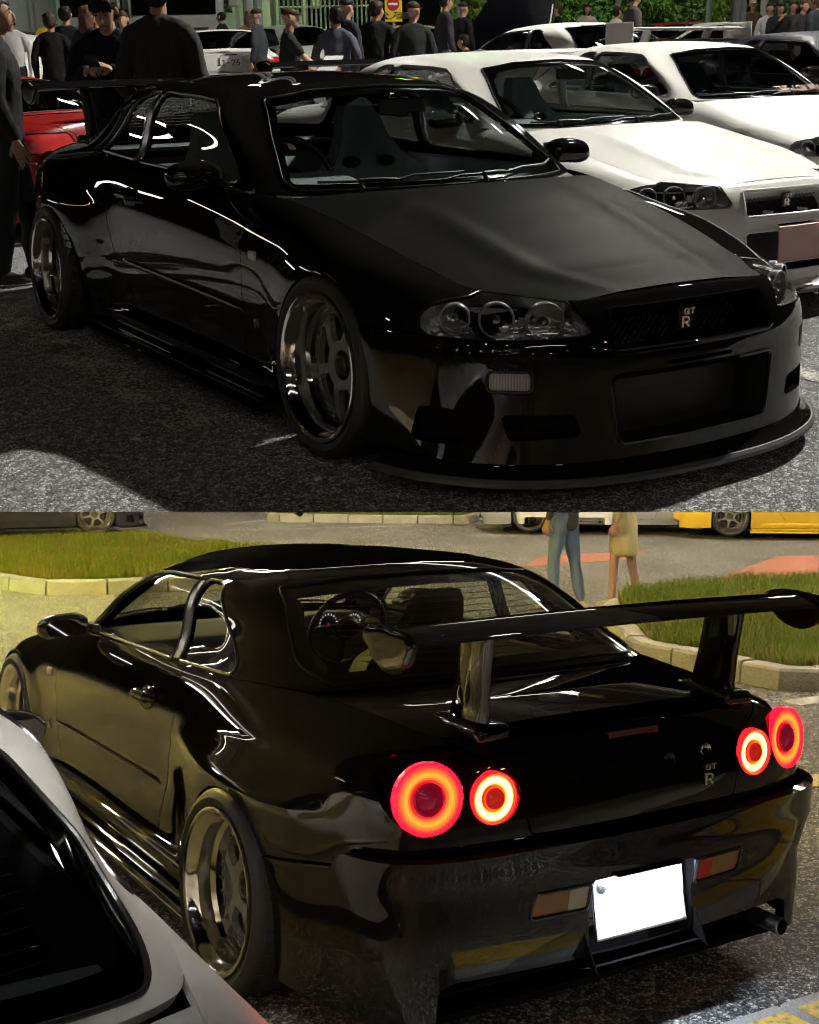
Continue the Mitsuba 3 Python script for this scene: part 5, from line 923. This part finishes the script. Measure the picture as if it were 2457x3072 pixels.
KJ = {'a': [(.35, 1, .2, .72), (.3, .85, .3, .25), (.3, .85, .9, .85), (.3, .65, .85, .65), (.3, .45, .85, .45), (.3, .25, .95, .25), (.6, .95, .6, .25), (0, .9, .12, .8), (0, .55, .12, .5), (.1, .5, .1, .15), (.02, .08, .15, .15), (.1, .15, .95, .02)], 'b': [(.45, .95, .55, .9), (.52, .9, .45, .5), (.45, .5, .05, .05), (.5, .6, .95, .05)], 'c': [(.1, .85, .45, .85), (.28, 1, .28, .55), (.1, .62, .45, .62), (.55, .85, .95, .85), (.75, 1, .75, .55), (.55, .62, .95, .62), (.15, .45, .85, .45), (.05, .28, .95, .28), (.5, .28, .5, .02), (.25, .2, .12, .05), (.75, .2, .9, .05)]}
zk = at(1183, 23., 58)[2] - z; sz_ = .118
for q, y0 in (('a', .155), ('b', .045), ('c', -.065)): strokes(t, [(y0 - a * -0 - .0 + (-1) * (-a) * 0 + (y0 * 0) + (-(a) * sz_) , zk + b * sz_, y0 * 0 + (y0 - y0) + (-(c) * sz_), zk + d * sz_) for a, b, c, d in KJ[q]], .012, 'sign_black', M @ trl(0, y0 + .02, 0))
# yellow works truck with amber beacons
x, y, z = at(1228, 30.); t = thing('works_truck', 'yellow works truck with two amber beacons behind the yellow sign', 'truck'); M = trl(x, y, z) @ rotz(YV + PI)
put('cab', move(bodyhull([(a, b, c) for b in (-.8, .8) for a, c in ((.9, .4), (.9, 1.1), (.6, 1.95), (-.9, 2.0), (-1., .4))]), M), 'sign_yellow', t); put('windscreen', move(hull_pts([(a, b, c) for b in (-.68, .68) for a, c in ((.93, 1.15), (.7, 1.8), (.66, 1.8), (.88, 1.15))]), M), 'black_gloss', t); put('light_bar', move(box(-.1, .15, -.6, .6, 1.98, 2.08, .02), M), 'dark_metal', t)
for s in (.45, -.45): put('beacon', move(lathe([(.09, 0), (.09, .12), (.05, .17), (.0001, .18)], 16, 'z'), M @ trl(0, s, 2.09)), 'lamp_amber', t, emit=(5, 1.6, .15))
# unseen lot lamps behind the camera, placed for sparkles in the paint
rng = np.random.default_rng(3)
for k in range(14):
    a = math.atan2(-VIEW[1], -VIEW[0]) + rng.uniform(-1.9, 1.3); d = rng.uniform(11, 30); x, y = EYE[0] + d * math.cos(a), EYE[1] + d * math.sin(a); hz_ = rng.uniform(4.5, 9.5)
    lamp_panel('lot_lamp', 'unseen lot lamp behind the photographer, placed for sparkles in the paint', (x, y, hz_), (EYE[0], EYE[1], -1) , .34, .2, 2.2, (1., .62, .28) if k % 2 else (1., .97, .9), 'unseen lot lamps behind the photographer', 'lamp', (.3, .2, -1), weight=.25)

for k, (sx, sy, hz_, w, pw, col) in enumerate(((-15., -5.5, 3.0, 2.2, 4.4, (1., .95, .85)), (-19., -10., 5.2, 2.6, 5.2, (1., .9, .7)), (-11., -13., 4.0, 1.6, 2.9, (1., .72, .35)), (-24., -16., 8.0, 3.2, 7.8, (1., .62, .28)))):
    lamp_panel('strip_lamp', 'unseen strip lamp out to the left, placed for streaks along the black coupe', (sx, sy, hz_), (0, 0., .3), w, .22, pw, col, 'unseen strip lamps left of the black coupe', 'lamp', (0, -.5, -.5), weight=.6)  # out of view to the left, placed for streaks along the flank
for k, (d, l, z, w, pw) in enumerate(((9., 3., 5.5, 6., 9), (7., 1., 8.5, 8., 9), (4.5, 0., 9.5, 6., 6))):
    p = EYE - VIEW * d + RIGHT * l; lamp_panel('strip_lamp', 'unseen strip lamp behind the photographer, placed for nose highlights, %s one' % ('low', 'middle', 'high')[k], (p[0], p[1], z), (1., 0, .3), w, .10, pw, (1., .98, .92), None, 'lamp', (0, -.5, -.5), weight=.6)  # out of view behind the camera, placed for highlights on nose and bumper
for k, u in enumerate((1290, 1560, 1850, 2120, 2400)):
    x, y, z = at(u, 37.); lamp_panel('bush_lamp', 'unseen lamp placed to light the bushes, number %s from the left' % ('one', 'two', 'three', 'four', 'five')[k], (x, y, z + 4.6), (x + VIEW[0] * 3, y + VIEW[1] * 3, z + .6), .4, .3, 55, ((.75, 1., .45), (1., .95, .7), (.8, 1., .6), (1., .93, .7), (.8, 1., .6))[k], None, 'lamp', (.0, .0, z), weight=1.5)  # lit heads out of view above, placed to brighten the bushes

rng = np.random.default_rng(8)
for k in range(22):
    a = math.atan2(-VIEW[1], -VIEW[0]) + rng.uniform(-1.5, 1.1); d = rng.uniform(7, 16); x, y = EYE[0] + d * math.cos(a), EYE[1] + d * math.sin(a); z = rng.uniform(1.2, 4.2) + .29 * max(0, d - 3) * .8
    lamp_panel('lantern', 'unseen small lamp behind the photographer, placed for glints in the black coupe', (x, y, z), (1.5, 0, .4), .12, .10, .65, ((1., .97, .9), (1., .6, .25), (.8, .9, 1.), (1., .75, .4))[k % 4], 'unseen small lamps behind the photographer', 'lamp', (.05, .05, z - 1.2), weight=.15)  # unseen small lamps, placed for glints in headlights and bumper
# ------------------------------------------------------------------ the lower lot (all in LOWER's frame)
L = TB
gb = np.stack(np.meshgrid(np.linspace(-13, 34, 90), np.linspace(-26, 16, 80), indexing='ij'), -1); gb = grid(np.concatenate([gb, np.zeros((90, 80, 1))], -1)); structure('lower_lot', gb if normals_of(*gb)[0][2] > 0 else (gb[0], gb[1][:, ::-1]), 'asphalt_lower', L)
def flatpoly(poly, z): 
    import shapely.geometry as sg
    v, f = trimesh.creation.triangulate_polygon(sg.Polygon(poly), engine='earcut'); return np.column_stack([v, np.full(len(v), z)]), np.asarray(f)
def stripe(name, a, b, w, mat, z=.004):
    a, b = np.array(a, float), np.array(b, float); d = (b - a) / np.linalg.norm(b - a); n = np.array([-d[1], d[0]]) * w / 2; structure(name, flatpoly([a - n, b - n, b + n, a + n], z), mat, L)
for a, b in (((16.3, -6.7), (17.6, -8.8)), ((15.1, -6.2), (14.4, -9.5)), ((15.9, -7.2), (15.4, -7.9))): stripe('painted_line', a, b, .12, 'line_paint_far')
structure('red_patch', flatpoly([(5.79, -8.29), (7.27, -10.83), (7.05, -11.6), (5.17, -9.10), (5.3, -8.6)], .004), 'red_surface', L); structure('red_patch', flatpoly([(7.9, -7.0), (8.85, -8.1), (8.75, -9.85), (7.95, -8.75)], .004), 'red_surface', L)
stripe('gutter_line', (.62, -3.70), (.40, -9.), .16, 'kerb_stone'); stripe('painted_line', (-.55, -2.05), (-1.35, -4.6), .20, 'yellow_paint')
def island(poly, label, n_grass, rng, bright):
    import shapely.geometry as sg
    g = sg.Polygon(poly).buffer(-.3).buffer(.3); out = np.array(g.exterior.coords); inn = g.buffer(-.16)
    t = thing('kerb', label, 'kerb'); ln = g.exterior.length; n = int(ln / .62); step = ln / n
    for i in range(n):                                                                     # kerb stones one by one
        p = [np.array(g.exterior.interpolate(i * step + q).coords[0]) for q in (.010, step / 2, step - .010)]; o = []
        for c in p:
            s = g.exterior.project(sg.Point(c)); e = np.array(g.exterior.interpolate((s + .02) % ln).coords[0]) - np.array(g.exterior.interpolate((s - .02) % ln).coords[0]); e /= np.linalg.norm(e); m_ = np.array([-e[1], e[0]]); m_ = m_ if g.contains(sg.Point(c + m_ * .05)) else -m_; o.append((c, m_))
        hh = .145 + rng.uniform(-.004, .004); ring = lambda c, m_: [(*c, -.02), (*(c + m_ * .012), hh - .02), (*(c + m_ * .03), hh), (*(c + m_ * .155), hh + .002), (*(c + m_ * .16), -.02)]
        G = np.array([ring(*q) for q in o]); v, f = grid(G); caps = []
        for e_, flip in ((0, False), (2, True)): caps.append((G[e_], np.array([(0, 1, 2), (0, 2, 3), (0, 3, 4)])))
        put('kerb_stone', cat((v, f), *caps), 'kerb_stone', t, L, 25)
    so = flatpoly(list(inn.exterior.coords), .10); structure('soil_bed', so, 'soil', L)
    pts = []; x0, y0, x1, y1 = inn.bounds
    while len(pts) < n_grass:
        q = rng.uniform((x0, y0), (x1, y1), (4000, 2)); import shapely; pts += list(q[shapely.contains_xy(inn, q[:, 0], q[:, 1])])
    pts = np.array(pts[:n_grass]); n = len(pts); a = rng.uniform(0, 6.28, n); w = rng.uniform(.004, .008, n); hgt = rng.uniform(.07, .21, n) * (.6 + .8 * meshkit.noise(np.column_stack([pts * 1.7, np.zeros(n)]))); le = rng.uniform(.02, .09, n)
    b = np.column_stack([pts, np.full(n, .095)]); dx = np.column_stack([np.cos(a), np.sin(a), np.zeros(n)]); dy = np.column_stack([-np.sin(a), np.cos(a), np.zeros(n)]); mid = b + dy * le[:, None] * .35 + [0, 0, 1.] * hgt[:, None] * .6; tip = b + dy * le[:, None] + [0, 0, 1.] * hgt[:, None]
    v = np.stack([b - dx * w[:, None], b + dx * w[:, None], mid + dx * w[:, None] * .8, mid - dx * w[:, None] * .8, tip], 1).reshape(-1, 3); i = np.arange(n)[:, None] * 5; f = np.concatenate([i + [0, 1, 2], i + [0, 2, 3], i + [3, 2, 4]], 1).reshape(n, 9)
    dry = rng.uniform(size=n) < .12 + .35 * (meshkit.noise(np.column_stack([pts * 2.3, np.zeros(n)]), 5) > .58)
    for nm, sel, mt in (('grass', ~dry, 'grass_blade'), ('dry_grass', dry, 'grass_dry')):
        k = put(nm, (v, f[sel].reshape(-1, 3)), mt, None, L, False); tag(k, ('short green grass on the island ' if nm == 'grass' else 'dry yellow blades in the island ') + ('left of' if bright else 'right of') + ' the lower black coupe', 'grass', None, 'stuff')
rng = np.random.default_rng(21)
island([(9.9, -.6), (8.15, -1.15), (7.85, -1.7), (7.6, -3.4), (7.9, -4.4), (10.7, -4.5), (12.7, -3.5), (13.2, -1.9), (12.5, -.3)], 'pale stone kerb round the grass island ahead of the lower black coupe', 60000, rng, True)
island([(.80, -3.95), (2.3, -3.85), (4.1, -5.1), (4.7, -6.2), (4.4, -9.5), (.5, -9.5), (.6, -5.0)], 'grey stone kerb round the grass island beside the boot of the lower black coupe', 60000, rng, False)
island([(16.6, -7.6), (14.3, -10.6), (16.2, -12.6), (18.6, -9.0)], 'far stone kerb at the edge of the lower lot', 9000, rng, True)
# yellow kerb behind the car
t = thing('yellow_kerb', 'low concrete kerb with worn yellow paint in the bottom right corner', 'kerb')
for i in range(5):
    y1 = .55 - i * .82; b_ = box(-2.70, -2.42, y1 - .81, y1, -.02, .10, .012); put('kerb_block', b_, 'concrete', t, L); put('paint_stripe', box(-2.665, -2.475, y1 - .79, y1 - .015, .0985, .1035), 'yellow_paint', t, L, False)
# cars
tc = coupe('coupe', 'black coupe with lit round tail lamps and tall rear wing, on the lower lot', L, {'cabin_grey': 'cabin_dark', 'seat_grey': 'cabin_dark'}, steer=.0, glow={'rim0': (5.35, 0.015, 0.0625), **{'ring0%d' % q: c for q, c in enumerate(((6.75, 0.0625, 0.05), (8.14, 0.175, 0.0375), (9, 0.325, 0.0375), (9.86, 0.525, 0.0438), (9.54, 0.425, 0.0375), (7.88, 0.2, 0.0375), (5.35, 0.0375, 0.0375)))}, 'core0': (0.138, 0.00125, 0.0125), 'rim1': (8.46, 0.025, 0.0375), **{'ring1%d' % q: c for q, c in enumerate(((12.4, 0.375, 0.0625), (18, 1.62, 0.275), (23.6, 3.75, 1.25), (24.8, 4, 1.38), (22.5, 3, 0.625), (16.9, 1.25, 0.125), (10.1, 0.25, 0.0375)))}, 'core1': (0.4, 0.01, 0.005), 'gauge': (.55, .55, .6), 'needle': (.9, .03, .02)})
PM = L @ trl(-2.150, 0, .357) @ roty(.15) @ rotz(PI); p = plate(tc, PM, emit=(.62, .74, .90)); put('plate_screw', move(lathe([(.016, 0), (.016, .004), (.008, .006), (.0001, .006)], 16, 'x'), PM @ trl(0, -.135, .055)), 'steel', p)  # plate face given its own glow to brighten it beyond the lamps
for y in (-.07, .07): put('plate_lamp', box(-2.196, -2.176, y - .03, y + .03, .449, .455), 'lamp_metal', tc, L, False, emit=(330, 370, 440), weight=14)
put('plate_lamp_hood', box(-2.205, -2.14, -.125, .125, .456, .464, .003), 'black_paint', tc, L)
MW = L @ trl(-1.76, 2.42, 0.)
tw = coupe('coupe', 'white coupe cropped at the lower left corner, beside the lower black coupe', MW, {'paint': 'white_paint', 'bonnet_paint': 'white_paint', 'window_glass': 'window_dark', 'trim_bright': 'trim_black', 'pillar': 'black_gloss'}, skip=('rear_wing', 'side_skirt'))
put('boot_spoiler', smooth_man(m3.Manifold.hull_points(np.array([(x, sg * y, z) for sg in (1, -1) for x, y, z in ((-1.64, .70, .935), (-1.66, .74, .93), (-1.93, .76, .955), (-1.93, .70, .965), (-1.93, .76, .93), (-1.70, .70, .92))], float)), .05, 2), 'white_paint', tw, MW)
put('rear_wiper', tube([(-1.48, -.02, .935), (-1.40, -.06, .965), (-1.36, -.40, .985)], [.012, .009, .005], 6), 'black_plastic', tw, MW)
def lower_car(x, y, fwd, label, paint, dz=0., **k):
    M = L @ trl(x, y, dz) @ rotz(math.atan2(fwd[1], fwd[0])); return coupe('car', label, M, {'paint': paint, 'bonnet_paint': paint, 'window_glass': 'window_dark', 'trim_bright': 'trim_black', **k.pop('slots', {})}, camber=0, track=.84, **k), M
RB_ = (-.60, -.80)
lower_car(15.6, -2.6, (-.12, -.99), 'dark car passing beyond the grass island', 'navy_paint', dz=.06, skip=('rear_wing', 'side_skirt'), glow={})
f = np.array(RB_); n = np.array([.8, -.6])
c = np.array([11.81, -10.09]) + f * 1.33 + n * .86; lower_car(*c, RB_, 'silver grey car with twin exhaust tips beyond the walking pair', 'silver_paint', dz=.05, skip=('rear_wing', 'side_skirt'), slots={'spoke': 'wheel_gold', 'chrome_rim': 'wheel_gold'})
c = np.array([9.5, -12.24]) + f * 1.33 + n * .86; ty, My = lower_car(*c, RB_, 'yellow car with black wheels at the upper right of the lower lot', 'yellow_car_paint', dz=.06, skip=('rear_wing',), slots={'spoke': 'wheel_dark', 'chrome_rim': 'wheel_dark'})
c = np.array([10.9, -11.6]) - f * 1.2 + n * 1.9; lower_car(*c, (.8, -.6), 'white car behind the tail of the yellow car', 'white_paint', dz=.06, skip=('rear_wing', 'side_skirt'))
# the walking pair
person('person in blue jeans and a dark jacket walking beside the skirt wearer', 4.62, -5.10, 0, math.atan2(*RB_[::-1]) + 2.6, (.05, .045, .045), (.13, .18, .25), M0=L, h=1.66, stride=.10, shoes=(.5, .42, .2), hem=.82, group=None)
person('person in a cream knee length skirt and pale shoes walking beside the jeans wearer', 4.50, -5.72, 0, math.atan2(*RB_[::-1]) + 2.9, (.50, .42, .25), (.3, .2, .1), M0=L, h=1.60, stride=.12, skirt=(.58, .46, .22), hair='long', shoes=(.7, .6, .3))
# unseen lamps under the deck, placed to light the lower lot
for k, (d, l, pw, col, w) in enumerate(((8.9, -3.4, 150, (1., .72, .12), 'yellow'), (8.8, 3.4, 26, (1., .95, .88), 'white'), (12.5, -5., 150, (1., .72, .12), 'yellow'), (13.0, 6., 75, (1., .90, .70), 'white'), (18.5, 1.0, 95, (1., .88, .70), 'warm'), (18.5, 8.5, 110, (1., .88, .66), 'warm'), (22., -3., 100, (1., .85, .7), 'warm'), (10.5, -9., 28, (1., .93, .85), 'white'))):
    p = EYE + VIEW * d + RIGHT * l; z = float(gz(p[0], p[1])) - .52; o = RIGHT * .65; tube_lamp('tube_lamp', 'unseen %s tube lamp under the deck, placed to light the lower lot' % w, (*(p - o)[:2], z), (*(p + o)[:2], z), .03, pw, col, w + ' unseen tube lamps under the deck', hood=w == 'yellow')
# unseen beams and weak lamps, placed for stripes and sparkles in the bodywork
for k in range(12):
    d = 5.6 + k * 1.25; a = EYE + VIEW * d; q = [a + RIGHT * l for l in (-14, 14)]; w = VIEW * .11
    v = np.array([[p[0] + o[0], p[1] + o[1], float(gz(p[0], p[1])) + z] for p in q for o, z in ((w, -.15), (w, -.34), (-w, -.34), (-w, -.15))]); structure('deck_beam', hull_pts(v), 'soffit')
for k, (d, l) in enumerate(((4.75, -.9), (5.0, .7), (5.3, -2.2), (6.2, 1.8), (6.9, -.4), (7.6, -1.6), (7.7, 2.6))):
    p = EYE + VIEW * d + RIGHT * l; z = float(gz(p[0], p[1])) - .36; lamp_panel('soffit_lamp', 'unseen small lamp under the deck, placed for sparkles in the lower coupe', (p[0], p[1], z), (p[0] + .001, p[1], z - 1), .09, .09, 1.2, (1., .6, .25) if k % 2 else (1., .97, .9), 'unseen small lamps under the deck', 'lamp', weight=.4)

p, q = EYE + VIEW * 1.75 + RIGHT * -.75, EYE + VIEW * 2.0 + RIGHT * -.7; lamp_panel('snoot_lamp', 'unseen snooted lamp above the view, placed to light the lower left white coupe', (p[0], p[1], 3.4), (q[0], q[1], 0), .14, .14, 30, (1., .97, .90), None, 'lamp', (RIGHT[0] * -2.5, RIGHT[1] * -2.5, -2.), shade=.5, weight=6)  # out of view overhead, placed to light the top of the white coupe

for k, (d, l, n) in enumerate(((4.75, .75, 5.2), (4.75, -.5, 5.2), (4.8, -1.8, 5.0), (4.8, -3.1, 4.4), (4.9, -4.5, 4.0))):
    a, b = EYE + VIEW * d + RIGHT * l, EYE + VIEW * (d + .82 * n) + RIGHT * (l - .52 * n); tube_lamp('tube_lamp', 'unseen slim tube lamp under the deck, placed for streaks along the lower coupe', (*a[:2], float(gz(*a[:2])) - .37), (*b[:2], float(gz(*b[:2])) - .37), .012, (.55, .7, .8, .8, .7)[k], ((1., .95, .88), (1., .9, .75), (.95, .98, 1.), (1., .95, .9), (1., .85, .6))[k], 'unseen slim tube lamps above the lower coupe', weight=.7)  # unseen slim tubes, placed to show as long streaks in the bodywork
